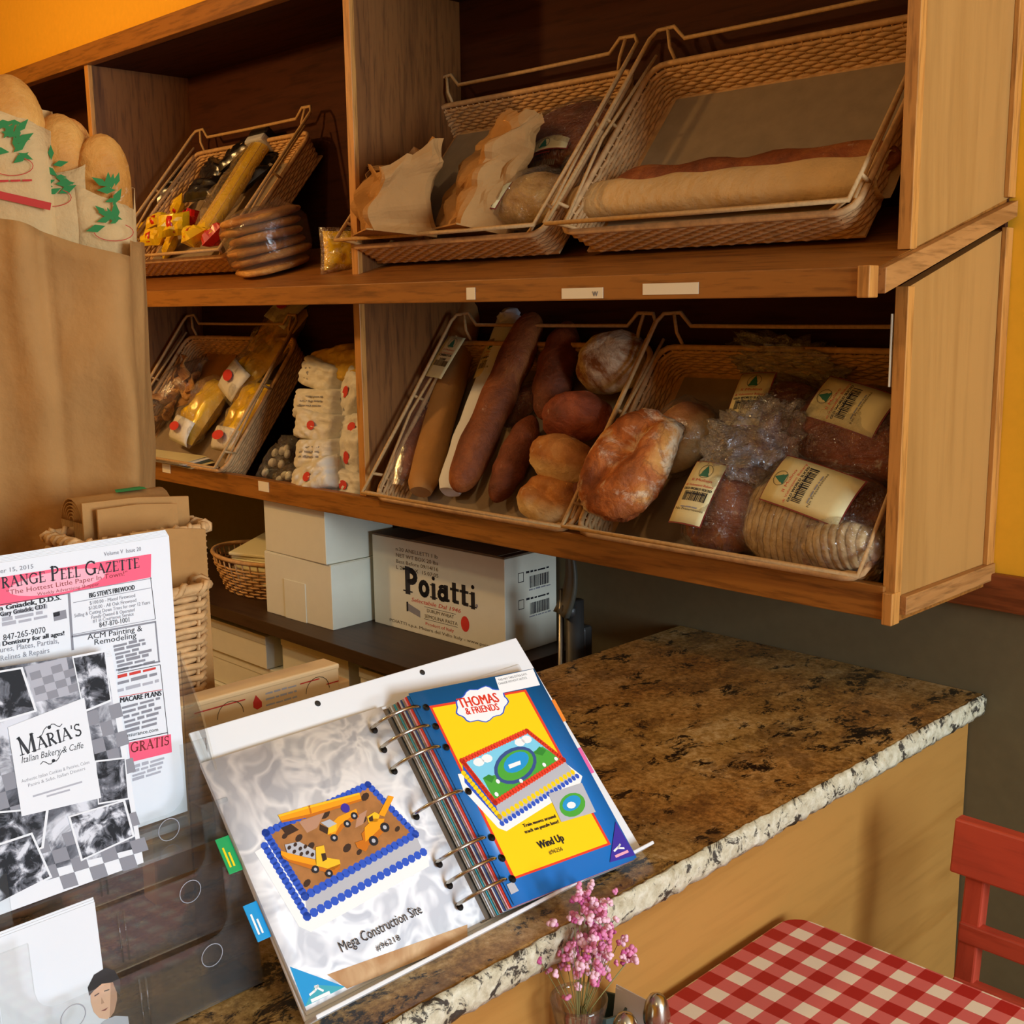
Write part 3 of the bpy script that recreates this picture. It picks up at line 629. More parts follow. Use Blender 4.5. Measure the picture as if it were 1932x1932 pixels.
def film_fn(L, W, H, seed, tail=0.0, puff=.006, crump=.14):
    base = loaf_fn(L + puff * 2, W + puff * 2, H + puff * 2, seed, .8, .05)
    def fn(d):
        p = base(d); k = 1 + crump * (nz(d * 4.2, seed + 5) * .6 + abs(nz(d * 9, seed + 8)) * .5)
        q = Vector((p.x * k, p.y * k, p.z * (1 + .6 * (k - 1)) - puff))
        if tail and d.x > .55:
            f = (d.x - .55) / .45; q.x += tail * f; s = 1 - .62 * math.sin(min(f, .8) / .8 * math.pi / 2) + (.55 * (f - .8) / .2 if f > .8 else 0); q.y *= s; q.z = H * .4 + (q.z - H * .4) * s
        return q
    return fn
def label_on(parent, Lm, w, h, lines, k1=3.0, k2=.6, border=True, mats=None, name='label'):
    """printed paper label, portrait w x h, gently bent; Lm places its centre (X text direction, Y up, Z out)"""
    def fn(u, v, hh): return Lm @ Vector((u, v, -k1 * u * u - k2 * v * v + hh))
    m = MB(); m.grid(7, 7, lambda a, b: fn((a - .5) * w, (b - .5) * h, 0), smooth=True); lb = obj(name, m, 'cream_label', parent, solid=.0004)
    if border: 
        m2 = MB(); m2.grid(7, 7, lambda a, b: fn((a - .5) * (w + .004), (b - .5) * (h + .004), -.0007), smooth=True); obj('red_border', m2, 'maroon', lb)
    pg = Page(fn, .0006)
    cy = h / 2 - .018                                   # emblem: a little green tree in an oval
    pg.line([(.012 * math.cos(a * .5236) * 1.1, cy + .013 * math.sin(a * .5236)) for a in range(12)], .0008, 'ink_brown', True); pg.up()
    pg.poly([(-.010, cy - .010), (.010, cy - .010), (.006, cy - .003), (.0075, cy - .003), (0, cy + .012), (-.0075, cy - .003), (-.006, cy - .003)], 'ink_green')
    y = cy - .020
    for txt, sz, mt in lines:
        if txt == '|':
            x = -w * .36; rr = random.Random(int(sz * 1e5)); 
            while x < w * .36:
                b = rr.uniform(.0008, .0028); pg.rect(x, y - sz * .3, x + b, y + sz * .7, mt); x += b + rr.uniform(.0008, .002)
            y -= sz * 1.0
        elif txt == '-': pg.greek(-w * .3, w * .3, y, sz * .8, mt, random.Random(5)); y -= sz * 1.4
        else: pg.text(txt, 0, y, sz, mt, 'c', bold=1 if mt == 'ink' else 0, width=min(w * .9, .62 * sz * len(txt))); y -= sz * 1.25
    pg.build('print', lb); return lb
MUL = [('Il Mulino', .0075, 'ink_red'), ('di Valenzano Bakery', .0062, 'ink_red'), ('OLD WORLD SLICED', .0066, 'ink'), ('-', .0045, 'ink'), ('|', .018, 'ink'), ('-', .0035, 'ink_grey'), ('No Preservatives', .0062, 'ink_brown')]
CIA = [('Il Mulino', .0065, 'ink_red'), ('di Valenzano', .0055, 'ink_red'), ('CIABATTA', .0085, 'ink'), ('LOAF', .0085, 'ink'), ('|', .014, 'ink_brown')]
def bagged(name, label, M, L, W, H, mat, seed, tail=.06, lab=None, slices=None, group=None, filmm='crisp_film', crump=.14, e=.85):
    t = thing(name, label, 'bread', M, group); m = MB(); f = loaf_fn(L, W, H, seed, e, .06); m.ball(f, 30, 18)
    if slices is None: obj('loaf', m, mat, t)
    else:
        lo, hi = slices; m.mi = [1 if lo <= sum(m.v[i][0] for i in fc) / len(fc) / L <= hi else 0 for fc in m.f]; obj('loaf', m, [mat, 'slices'], t)
    b = MB(); b.ball(film_fn(L, W, H, seed, tail, crump=crump), 48, 26); obj('plastic_bag', b, filmm, t)
    if lab: label_on(t, *lab)
    return t

# lower shelf, tray with baguettes and rolls
M, L = lie('L2', (768, 935), (876, 606), .012)
t = thing('bagged_ciabatta', 'long ciabatta in a clear bag with a tilted cream label, leftmost in its tray', 'bread', M); obj('loaf', stick(L * .9, .034, 3, flat=.8, taper=.2), 'crust_brown', t)
b = MB(); b.grid(30, 18, lambda a, c: (lambda q, an: ((a - .5) * L, (.039 * (1 - .35 * abs(q) ** 4) + .004 * nz((a * 12, c * 9, 1))) * math.cos(an), .03 + (.036 * (1 - .5 * abs(q) ** 4) + .004 * nz((a * 12, c * 9, 4))) * math.sin(an)))(2 * a - 1, 6.2832 * c), closev=True); obj('plastic_bag', b, 'light_film', t)
_m, _ = lie('L2', (815, 712), (862, 634), .096); label_on(t, M.inverted() @ _m @ RZ(-90), .060, .108, CIA, 1.0, .3, False)
def sleeve(t, L, w, hgt, mat, seed, mouth=1.0, name='paper_sleeve', n=22, k=16, open_end=True):
    m = MB()
    def fn(a, c):
        an = 2 * math.pi * c; q = .62 + .38 * min(1, a / .06) ** .5; ww = w / 2 * q * (1 + .06 * nz((a * 6, c * 4, seed)))
        jag = .006 * nz((c * 20, seed, 0)) if a > .97 else 0
        return ((a - .5) * L + jag, ww * spow(math.cos(an), .75) + .003 * nz((a * 9, c * 7, seed + 1)), hgt / 2 * (.4 + .6 * q) * spow(math.sin(an), .75) + hgt / 2 + .003 * nz((a * 8, c * 6, seed + 3)))
    m.grid(n, k, fn, closev=True); m.add(m.v[:k], [tuple(range(k))]); return obj(name, m, mat, t)
M, L = lie('L2', (808, 940), (902, 588), .018)
t = thing('sleeved_baguette', 'baguette in a plain brown paper sleeve standing beside the labelled ciabatta', 'bread', M); sleeve(t, L, .072, .052, 'kraft', 2); obj('baguette', stick(L * .94, .026, 8), 'baguette', t)
M, L = lie('L2', (862, 940), (978, 618), .014)
t = thing('sleeved_baguette', 'baguette in a white paper bag with a cream label, behind the bare long loaf', 'bread', M); sleeve(t, L, .07, .05, 'paper', 5); obj('baguette', stick(L * .9, .025, 9), 'baguette', t)
m = MB(); m.ball(lambda d: Vector((L / 2 + .0 + .026 * d.x, .03 * d.y * (1 + .5 * nz(d * 4, 2)), .035 + .02 * d.z * (1 + .5 * nz(d * 4, 7)))), 16, 10); obj('twisted_end', m, 'paper', t)
label_on(t, frame((L * .24, .006, .0505), Vector((0, -1, 0)), Vector((1, 0, 0)), (0, 0, 1)), .05, .10, CIA, 8.0, .3, False)
M, L = lie('L2', (882, 944), (1027, 610), .044)
t = thing('baguette', 'long bare brown baguette lying diagonally, the longest loaf in its tray', 'bread', M); obj('crust', stick(L, .039, 1, flat=.9, taper=.16, bumps=.04), 'crust_brown', t)
M, L = lie('L2', (950, 962), (1022, 800), .022)
t = thing('short_loaf', 'short brown loaf between the long baguette and the lowest pale roll', 'bread', M); obj('crust', stick(L, .036, 5, taper=.25), 'crust_dark', t)
M, L = lie('L2', (1045, 810), (1092, 628), .018)
t = thing('short_loaf', 'dark brown loaf at the back of its tray, left of the floury roll', 'bread', M); obj('crust', stick(L, .045, 6, taper=.3), 'crust_dark', t)
m = bagged('bagged_roll', 'small roll in clear plastic wedged right of the long baguette', put('L2', 992, 775, .01, 60), .11, .06, .05, 'crust_dark', 31, 0, filmm='crisp_film')
roll_bread('round_roll', 'round roll dusted white with flour, topmost in its tray', put('L2', 1176, 706, .02, 10), .155, .13, .10, 'crust_flour', 11, group='round rolls'); 
roll_bread('round_roll', 'chestnut brown round roll with a floury rim, under the topmost floury roll', put('L2', 1106, 806, .035, 5), .15, .10, .095, 'crust_red', 12, group='round rolls')
roll_bread('round_roll', 'golden topped round roll with a pale base, second from the bottom', put('L2', 1078, 884, .04, -8), .155, .095, .085, 'crust_pale', 13, group='round rolls')
roll_bread('round_roll', 'pale split round roll, lowest in its tray beside the wire', put('L2', 1054, 958, .025, -5), .155, .10, .075, 'crust_pale', 14, group='round rolls', crease=.25)
roll_bread('round_roll', 'dark roll half hidden in the corner behind the tray wires', put('L2', 1112, 955, .012, 0), .08, .09, .06, 'crust_dark', 15, group='round rolls')
# lower shelf, tray with bagged loaves
roll_bread('country_bread', 'large flour-dusted golden split bread leaning over the tray wires', put('L3', 1203, 893, .078, 84), .215, .165, .08, 'crust_gold', 21, e=.75, lump=.12, crease=.38, nu=48, nv=26)
bagged('bagged_bread', 'golden bread in clear plastic, half hidden behind the large split bread', put('L3', 1300, 842, .02, 60), .14, .12, .08, 'crust_pale', 22, 0, filmm='light_film')
up = Vector((0, 0, 1))
def lab4(a, u, v, z, w=.078, h=.125, k1=3.0, k2=.8, tilt=0.0): return (T(u, v, z) @ RZ(a) @ RX(tilt), w, h, MUL, k1, k2)
bagged('bagged_loaf', 'bagged brown loaf with an upright cream label, upper left of the four labelled loaves', put('L3', 1478, 822, .010, 0), .17, .17, .085, 'crust_dark', 23, 0, lab4(5, -.035, .020, .086, .066, .105, 3, 1.2), group='labelled bagged loaves', e=.8)
bagged('bagged_loaf', 'bagged dark loaf with a sideways cream label, upper right of the four labelled loaves', put('L3', 1622, 848, .010, 0), .25, .17, .095, 'crust_red', 24, 0, lab4(76, .012, .026, .098, .078, .135), group='labelled bagged loaves', e=.8)
bagged('bagged_loaf', 'bagged loaf with an upright cream label, lower left beside the split bread', put('L3', 1398, 980, .012, 8), .16, .16, .10, 'crust_brown', 25, 0, lab4(-10, -.028, -.006, .106, .062, .115, 4, 1.0), group='labelled bagged loaves', e=.8)
bagged('bagged_loaf', 'sliced bagged loaf with a large sideways cream label, lower right in its tray', put('L3', 1560, 1002, .012, -2), .27, .18, .10, 'crust_brown', 26, 0, lab4(80, .012, .018, .112, .082, .15), (-.5, .12), group='labelled bagged loaves', e=.8)
bagged('plastic_wrapped_roll', 'small plastic wrapped heel of sliced bread in the front right tray corner', put('L3', 1600, 1046, .045, 8), .13, .075, .075, 'crumb_slice', 27, 0, None, (-.5, .5))
t = thing('plastic_bag', 'empty crumpled clear plastic bag top between the four labelled loaves', 'bag', put('L3', 1440, 855, .06, 20)); m = MB(); m.ball(film_fn(.15, .13, .07, 41, 0, crump=.7), 64, 36); obj('film', m, 'milky_film', t)
t = thing('plastic_bag', 'crumpled clear plastic bag end at the top back of its tray', 'bag', put('L3', 1490, 690, .02, -10)); m = MB(); m.ball(film_fn(.20, .06, .05, 42, 0, crump=.7), 64, 36); obj('film', m, 'milky_film', t)
q0, q1 = at(1684, 592, x=XR - .022), at(1680, 730, x=XR - .022)
t = thing('sign_card', 'narrow white card standing inside the end panel of the lower shelf', 'card', T(XR - .022, q0.y, q1.z)); obj('card', MB().box((-.0015, -.002, 0), (.0015, .14, q0.z - q1.z)), 'white_card', t, .0006); obj('clip', MB().box((-.003, .02, (q0.z - q1.z) - .012), (.003, .05, (q0.z - q1.z) + .002)), 'steel', t)
# upper shelf, nearly empty tray: sleeve across the front with a loaf showing above it
M, L = lie('B3', (1085, 402), (1690, 352), .012)
t = thing('sleeved_baguette', 'long loaf in a pale paper bag lying across the front of the tray', 'bread', M); sleeve(t, L, .075, .05, 'kraft_pale', 12); 
M, L = lie('B3', (1170, 372), (1712, 320), .008); t = thing('baguette', 'brown knobbly baguette lying behind the pale paper bag', 'bread', M); obj('crust', stick(L, .031, 4, bumps=.10), 'crust_brown', t)
# upper shelf, tray with paper bags
def crumple_bag(name, label, M, w, d, h, seed, mat='kraft', back=0.0, pinch=0.0, jag=.015, amp=.012, lean=0.0, n=44, k=22):
    t = thing(name, label, 'bag', M); m = MB(); P = rrect(-w / 2, -d / 2, w / 2, d / 2, .012, 3)
    L = [0]
    for i in range(len(P)): L.append(L[-1] + math.dist(P[i], P[(i + 1) % len(P)]))
    def fn(a, c):
        s = L[-1] * c; i = max(j for j in range(len(P)) if L[j] <= s + 1e-9); f = (s - L[i]) / max(L[i + 1] - L[i], 1e-9); p, q = P[i], P[(i + 1) % len(P)]
        x, y = p[0] + (q[0] - p[0]) * f, p[1] + (q[1] - p[1]) * f; g = 1 - pinch * a ** 2; hh = h * (1 + back * (y / d + .5))
        j = jag * (nz((c * 9, seed, 1)) + .6 * nz((c * 25, seed, 2))) * a ** 4
        sharp = amp * (1 - abs(nz((x * 14, y * 14, a * h * 16 + seed))) * 2)
        return Vector((x * (1.0 if pinch < .3 else 1 - .2 * pinch * a) + sharp * nz((x * 9, a * 3, seed)) * 2, y * g + sharp + lean * a * a * h, hh * a + j))
    m.grid(k, n, fn, closev=True, smooth=False); b = obj('paper', m, mat, t, solid=.0008); obj('bag_base', MB().box((-w / 2 + .004, -d / 2 + .004, .0), (w / 2 - .004, d / 2 - .004, .003)), mat, t); return t
p = at(730, 445, y=1.535); crumple_bag('paper_bag', 'torn open brown paper bag with a ragged mouth, left in its tray', T(p.x, p.y, p.z) @ RZ(-30) @ RX(-6), .215, .12, .115, 5, back=.65, jag=.022, amp=.026)
_t = bpy.data.objects['paper_bag']; m = MB(); m.grid(8, 5, lambda a, b: (-.10 - .075 * a, -.03 + .07 * b + .01 * nz((a * 4, b * 4, 1)), .135 + .012 * math.sin(a * 4) + .004 * nz((a * 9, b * 9, 3)) + .012 * b), smooth=False); obj('torn_flap', m, 'kraft', _t, solid=.0008)
p = at(882, 440, y=1.58); crumple_bag('paper_bag', 'tall crumpled brown paper bag with its top folded over, beside the torn one', T(p.x, p.y, p.z) @ RZ(-25) @ RX(-12), .185, .11, .235, 9, pinch=.75, jag=.012, amp=.022, lean=.2)
def lab5(a, u, v, z, w, h): return (T(u, v, z) @ RZ(a), w, h, CIA, 5, 1)
bagged('bagged_loaf', 'pale bagged loaf with a green tree label at the front of the paper bag tray', put('B2', 1012, 402, .02, 10), .20, .11, .075, 'pale_loaf', 51, 0, lab5(-15, -.05, .0, .077, .06, .08))
bagged('bagged_loaf', 'dark bagged loaf at the back of the tray behind the paper bags', put('B2', 1072, 275, .012, 12), .24, .16, .06, 'crust_dark', 52, 0, lab5(0, 0, -.055, .060, .10, .035))
bagged('bagged_roll', 'small dark bagged roll by the wire at the right of the paper bag tray', put('B2', 1120, 335, .012, 40), .10, .09, .055, 'crust_dark', 53, 0)
# golden packet of spaghetti standing left of that tray
def pillow(L, W, H, seed, n=18, k=14, crump=.12, sq=3.0):
    m = MB()
    for sgn in (1, -1):
        def fn(a, b):
            x, y = 2 * a - 1, 2 * b - 1; e = max(0, 1 - abs(x) ** sq) ** (1.8 / sq) * max(0, 1 - abs(y) ** (sq + .5)) ** (1.8 / sq)
            yy = y * (1 - .06 * (1 - abs(x))); z = sgn * H / 2 * e * (1 + crump * 2 * nz((x * 2.4, y * 2.4, seed))) + H * .10 * nz((x * 5, y * 5, seed + 1)) * e
            return (L / 2 * x * (1 + .03 * nz((y * 8, seed, 0))), W / 2 * yy, z + H / 2)
        m.grid(n, k, fn)
    return m
p = atp(648, 490, (0, 1.46, 1.589), Vector((0, -.2741, 1)).normalized())
t = thing('spaghetti_packet', 'gold cellophane packet of spaghetti standing left of the paper bag tray', 'packet', T(-2.125, 1.585, msz(1.585) + .046) @ RZ(-35) @ RY(-90) @ Matrix.Scale(1.12, 4)); obj('spaghetti', pillow(.075, .07, .04, 1, crump=.2), 'gold', t)
m = MB()
for i in range(9): m.tube([(-.03, -.025 + i * .006, .042), (.034, -.025 + i * .006 + .003 * math.sin(i), .03)], .0014, 4)
obj('strand_ridges', m, 'pasta', t); obj('cellophane', pillow(.09, .084, .05, 2, crump=.3), 'crisp_film', t)
# sweets tray
rs = random.Random(11)
for i, (px, py, rot, mt) in enumerate(((345, 345, 20, 0), (410, 330, -25, 0), (390, 365, 10, 0), (320, 375, 50, 0), (475, 345, 70, 0), (455, 300, 40, 0), (505, 320, 80, 0))):
    t = thing('black_packet', ('black foil packet at the back left of the sweets tray', 'black foil packet touching the yellow spaghetti packet', 'black foil packet in the middle of the sweets tray', 'black foil packet just behind the gold sweets', 'black foil packet right of the yellow spaghetti packet', 'black foil packet half under the yellow spaghetti packet', 'black foil packet at the back right of the sweets tray')[i], 'packet', put('B1', px, py, .012 + .012 * (i % 3), rot, rs.uniform(-14, 14), rs.uniform(-14, 14)), 'black foil packets in the sweets tray')
    obj('foil', pillow(.12, .075, .035, i, crump=.35), 'black_foil', t); obj('end_seal', MB().box((.055, -.034, .016), (.068, .034, .018)), 'liner', t)
LBG = ['curled gold and red foil sweet, highest of the pile', 'large faceted gold foil sweet in the middle of the pile', 'gold sweet with a red band at the front of the pile', 'small gold sweet at the left of the pile', 'gold foil sweet resting against the tray front wire', 'flat gold sweet under the faceted one', 'red foil sweet in the right tray corner', 'red and gold sweet behind the front wire', 'pale gold sweet beside the paper bag of baguettes', 'gold sweet below the black packets']
for i, (px, py, rot, L, W, H, mt) in enumerate(((345, 395, 30, .085, .04, .03, 0), (335, 430, 15, .09, .065, .05, 0), (300, 455, 5, .08, .055, .04, 0), (275, 440, -20, .06, .04, .03, 0), (330, 470, 10, .085, .05, .03, 0), (375, 460, -15, .07, .06, .045, 0), (415, 455, 60, .075, .05, .04, 1), (362, 425, 40, .06, .05, .04, 1), (268, 470, 0, .07, .05, .03, 0), (300, 425, 35, .06, .04, .03, 0))):
    t = thing('foil_sweet', LBG[i], 'sweets', put('B1', px, py, .02 + .014 * ((i * 7) % 4), rot, rs.uniform(-30, 30), rs.uniform(-30, 30)), 'foil sweets in the tray')
    m = pillow(L, W, H, 60 + i, 9, 7, .3); m.sm = [False] * len(m.f); obj('wrapper', m, 'red_foil' if mt else 'gold', t)
    m = MB(); m.grid(2, 8, lambda a, b: (-.008 + .016 * a, W * .42 * math.cos(math.pi * b), H / 2 + H * .52 * math.sin(math.pi * b))); obj('band', m, 'gold' if mt else 'red_foil', t, solid=.001)
M, L = lie('B1', (395, 455), (512, 275), .035)
t = thing('spaghetti_packet', 'long yellow spaghetti packet with a grey and black end, leaning in the sweets tray', 'packet', M)
m = MB(); m.grid(26, 14, lambda a, c: ((a - .5) * L * .96, .037 * math.cos(6.2832 * c), .024 + .022 * math.sin(6.2832 * c) + .002 * nz((c * 9, a * 2, 1))), closev=True); obj('spaghetti', m, 'gold', t)
m = MB()
for i in range(8): m.tube([(-L * .45, -.03 + i * .0085, .046 - abs(i - 3.5) * .003), (L * .40, -.028 + i * .008, .047 - abs(i - 3.5) * .003)], .0018, 4)
obj('strand_ridges', m, 'pasta', t); obj('cellophane', pillow(L, .085, .06, 8, 30, 14, .2), 'crisp_film', t)
m = MB().box((L * .40, -.04, .002), (L * .47, .04, .053)); obj('grey_end', m, 'print_grey', t, .006); obj('black_cap', MB().box((L * .47, -.04, .0), (L * .54, .04, .054)), 'black_foil', t, .006)
# stack of flat breads in plastic beside the sweets tray
SB = T(-2.43, 1.615, msz(1.615) + .002) @ RZ(-12) @ RX(14) @ Matrix.Scale(1.15, 4)
t = thing('flatbread_stack', 'stack of six round flat breads in one plastic bag beside the sweets tray', 'bread', SB); z = .002
for i in range(6):
    m = MB(); hh = .0215; m.ball(lambda d: Vector((.085 * spow(d.x, .9) * (1 + .05 * nz(d * 2, i)), .075 * spow(d.y, .9) * (1 + .05 * nz(d * 2, i + 9)), hh / 2 * spow(d.z, .6) * (1 + .25 * nz(d * 2.5, i + 3)) + hh / 2)), 30, 10)
    o = obj('flat_bread', m, 'flat_bread', t); o.location = (rs.uniform(-.006, .006), rs.uniform(-.004, .004), z); o.rotation_euler = (rs.uniform(-.03, .03), rs.uniform(-.05, .05), i); z += hh * .93
b = MB(); b.ball(lambda d: Vector((.094 * spow(d.x, .8) * (1 + .10 * nz(d * 4, 7)), .084 * spow(d.y, .8) * (1 + .10 * nz(d * 4, 9)), .066 + .068 * spow(d.z, .55) * (1 + .06 * nz(d * 3, 2)) + (.018 * max(0, nz(d * 3, 21)) if d.z > .3 else 0))), 44, 26); obj('plastic_bag', b, 'light_film', t)
# lower shelf far left: rinds, pasta bags
t = thing('rind_bag', 'clear bag of crisp golden brown dough twists, left in the pasta tray', 'bag', put('L1', 330, 760, .008, 62))
for i in range(18):
    a = rs.uniform(-.10, .10); c = rs.uniform(-.05, .05) * (1 - abs(a) * 4); m = MB(); s = i * 3.1; m.grid(9, 5, lambda u, v: (.036 * (u - .5) * 2, .017 * (v - .5) * 2 + .007 * math.sin(u * 6 + s), .010 * math.sin(u * 7 + v * 3 + s) + .006 * nz((u * 3, v * 3, s))))
    o = obj('dough_twist', m, 'rind', t, solid=.004); o.location = (a, c, .014 + .05 * rs.random()); o.rotation_euler = (rs.uniform(-.8, .8), rs.uniform(-.8, .8), rs.uniform(0, 6.28))
obj('plastic_bag', (lambda b: (b.ball(film_fn(.27, .13, .07, 61, .02, crump=.2), 40, 22), b)[1])(MB()), 'light_film', t)
PB = [((365, 835), (430, 740), .014, .115, 'yellow pasta bag with a red oval, at the front left of the pasta tray'), ((450, 850), (512, 745), .014, .12, 'yellow pasta bag with crinkled film at the front right of the pasta tray'), ((455, 752), (545, 650), .016, .13, 'yellow pasta bag with a white band in the middle of the pasta tray'), ((500, 690), (580, 590), .016, .14, 'white topped pasta bag at the back of the pasta tray')]
for i, (p0, p1, h, w, lb) in enumerate(PB):
    M, L = lie('L1', p0, p1, h); t = thing('pasta_bag', lb, 'packet', M, 'pasta bags'); L *= 1.3; w *= 1.15
    obj('pasta', pillow(L * .9, w * .9, .06, 70 + i, crump=.3), 'gold' if i != 3 else 'pasta', t)
    obj('film', pillow(L, w, .068, 80 + i, 26, 20, .4), 'crisp_film', t)
    x0, x1 = ((-.5, -.2), (-.5, -.25), (-.45, -.1), (.05, .5))[i]
    m = MB(); m.grid(8, 10, lambda a, b: ((x0 + (x1 - x0) * a) * L, (b - .5) * w * .86, .034 + .036 * max(0, 1 - abs(2 * (x0 + (x1 - x0) * a)) ** 3) ** .6 * max(0, 1 - abs((2 * b - 1) * .86) ** 3.5) ** .6 + .003)); lb_ = obj('white_band', m, 'packet_white', t, solid=.0006)
    pg = Page(lambda u, v, h: (u, v, .073 + h - .3 * abs(u / L) ** 3 * .1), .004); pg.disc((x0 + x1) / 2 * L, 0, w * .10, 'ink_red', 16, w * .19); pg.build('red_oval', lb_)
M, L = lie('L1', (372, 760), (432, 622), .006)
t = thing('cardboard_sheet', 'printed brown cardboard sheet lining the left of the pasta tray', 'cardboard', M); obj('sheet', MB().box((-L / 2, -.10, 0), (L / 2, .10, .003)), 'kraft', t, .0006); obj('fold', MB().box((L / 2 - .035, -.10, .003), (L / 2, .10, .006)), 'kraft_pale', t, .0006)
pg = Page(lambda u, v, h: (u, v, .003 + h)); pg.rect(L * .25, .065, L * .33, .085, 'choc_dark'); pg.greek(-L * .1, L * .2, .07, .006, 'ink_brown', rs); pg.greek(-L * .1, L * .2, .055, .006, 'ink_brown', rs); pg.build('print', t)
# loose paper sheets at the tray's front and small clear sachets next to it
p0, p1 = at(226, 815, y=1.55), at(345, 850, y=1.55)
t = thing('paper_sheets', 'cream paper sheets tucked under the front of the pasta tray', 'paper', T(-2.93, 1.56, 1.142))
for i in range(4): obj('sheet', MB().box((-.22 + .03 * i, -.02 - .006 * i, .003 * i), (.2 - .02 * i, .05, .003 * i + .0012), RZ(2 * i - 3) @ RX(8)), ('cream_label', 'green_glass', 'paper_edge', 'cream_label')[i], t)
for i, (px, py, rot) in enumerate(((520, 880, 70), (548, 905, 30), (545, 860, 100))):
    t = thing('clear_sachet', ('clear plastic sachet of white sweets next to the pasta tray', 'clear plastic sachet lowest beside the white flour packets', 'clear plastic sachet wedged between tray and flour packets')[i], 'packet', put('L1', px, py, .0, rot, 10, -10))
    obj('film', pillow(.10, .06, .03, 90 + i, 20, 14, .5), 'crisp_film', t)
    for q in range(4): o = obj('sweet', (lambda b: (b.ball(lambda d: Vector((.012 * d.x, .009 * d.y, .008 * d.z)), 10, 6), b)[1])(MB()), 'packet_white', t); o.location = (rs.uniform(-.03, .03), rs.uniform(-.015, .015), .015)
# white flour-like packets stacked against the divider
FP = [(607, 905, 20, .15, 'lowest left of the stacked packets, red oval facing out'), (672, 918, -8, .13, 'lowest right of the stacked packets, beside the divider'), (612, 860, 5, .14, 'second from the bottom in the left column, printed rows'), (684, 866, 85, .13, 'standing on end against the divider, lower right'), (612, 807, -5, .145, 'third from the bottom in the left column, red oval'), (690, 812, 12, .11, 'wedged against the divider above the one on end'),
      (612, 765, 2, .16, 'flat, with printed rows, fourth from the bottom'), (682, 745, 55, .13, 'tilted, with a grey code square, upper right'), (618, 712, -12, .13, 'with a grey code square, topmost of the left column'), (640, 688, 10, .15, 'greenish yellow, lying on top of the stack'), (685, 690, 10, .13, 'yellowish, highest by the divider')]
for i, (px, py, rot, L, lb) in enumerate(FP):
    hz = {0: .05, 1: .05}.get(i, .05); yy = 1.60 + .02 * (i % 2) + (.012 * i); p = at(px, py, y=yy)
    M = frame(p, Vector((math.cos(math.radians(-rot)), 0, -math.sin(math.radians(-rot)))), Vector((0, .25, 1)).normalized(), Vector((0, -1, .25)).normalized())
    x = Vector((math.cos(math.radians(-rot)), 0, -math.sin(math.radians(-rot)))); zz = Vector((0, -1, .25)).normalized(); zz = (zz - x * zz.dot(x)).normalized(); M = frame(p, x, zz.cross(x), zz)
    t = thing('flour_packet', ('white paper packet ' if i < 9 else 'soft packet ') + lb, 'packet', M @ T(0, 0, -.03), 'packets stacked against the divider')
    W = .072 if rot < 40 else .078; L *= 1.08
    obj('packet', pillow(L, W * 1.1, .075, 100 + i, 24, 18, .06, 5.0), 'packet_white' if i < 9 else 'corn_pack', t)
    if i < 9:
        pg = Page(lambda u, v, h: (u, v, .0745 + h - .9 * (abs(u) * 2 / L) ** 3 * .02 - .02 * (abs(v) * 2 / W) ** 3), .003)
        if i in (0, 1, 3, 4, 5, 7): pg.disc(.008, 0, .015, 'ink_red', 14, .011)
        if i in (2, 6):
            for q in range(3): pg.greek(-L * .3, L * .28, .012 - q * .011, .005, 'ink_grey', rs)
        if i in (7, 8): pg.rect(-L * .28, -.018, -L * .12, .012, 'ink_grey')
        pg.build('print', t)
# ------------------------------------------------------------------ boxes on the back shelving
def carton(name, label, x0, y0, z0, w, d, h, mat='white_card', rz=0.0, group=None, lid=True, flap=True, gap=.0015):
    t = thing(name, label, 'box', T(x0, y0, z0) @ RZ(rz), group)
    obj('body', MB().box((0, 0, 0), (w, d, h - .002)), mat, t, .0015)
    m = MB(); m.box((-.002, -.002, h - .022), (w + .002, d + .002, h)) if lid == 2 else m.box((.001, .001, h - .002), (w - .001, d - .001, h)); obj('lid', m, mat, t, .001)
    if flap:
        obj('front_flap', MB().box((w * .3, -.0018, .0), (w * .62, 0, h * .62)), mat, t, .0006)
    return t
a = at(500, 1155, z=BZ); b = at(640, 1187, z=BZ); hb = at(497, 1040, y=a.y).z - BZ
BW1 = b.x - a.x
carton('cake_box', 'white cake box at the bottom of the pair beside the pasta carton', a.x, 1.565, BZ, BW1, .17, hb, rz=2, group='stacked white cake boxes')
carton('cake_box', 'white cake box on top of the pair, just under the lower shelf', a.x + .004, 1.568, BZ + hb + .001, BW1 - .012, .20, .128, rz=0, group='stacked white cake boxes', flap=False)
a = at(705, 1174, z=BZ); b = at(960, 1239, z=BZ); cw = b.x - a.x; chh = at(697, 1003, y=1.69).z - BZ
t = thing('pasta_carton', 'printed white pasta carton standing beside the stacked cake boxes', 'box', T(a.x, 1.688, BZ) @ RZ(1.5))
obj('body', MB().box((0, 0, 0), (cw, .165, chh - .004)), 'white_card', t, .0015)
obj('top_flap', MB().box((0, .0, chh - .004), (cw, .082, chh)), 'brown_box', t); obj('top_flap', MB().box((0, .083, chh - .004), (cw, .165, chh - .0005)), 'brown_box', t)
obj('tape', MB().box((.14, .0, chh), (cw - .02, .1, chh + .0006)), 'liner', t)
pg = Page(lambda u, v, h: (u, -h, v))
for i, s_ in enumerate(('n.20 ANELLETTI 1 lb', 'NET WT BOX 20 lbs', 'Best Before 09/14/16', 'L 207 15 X  15:07:05')): pg.text(s_, .085, chh - .032 - i * .0145, .0125, 'ink_brown', width=.145)
pg.roman('', .112, .094, .050, 'ink', keys=['p0', 'o', 'i', 'a', 't', 't', 'i'], cap=1.12, sp=.03, sx=1.3, wt=1.25)
pg.disc(.352, .10, .004, 'ink_grey'); pg.up()
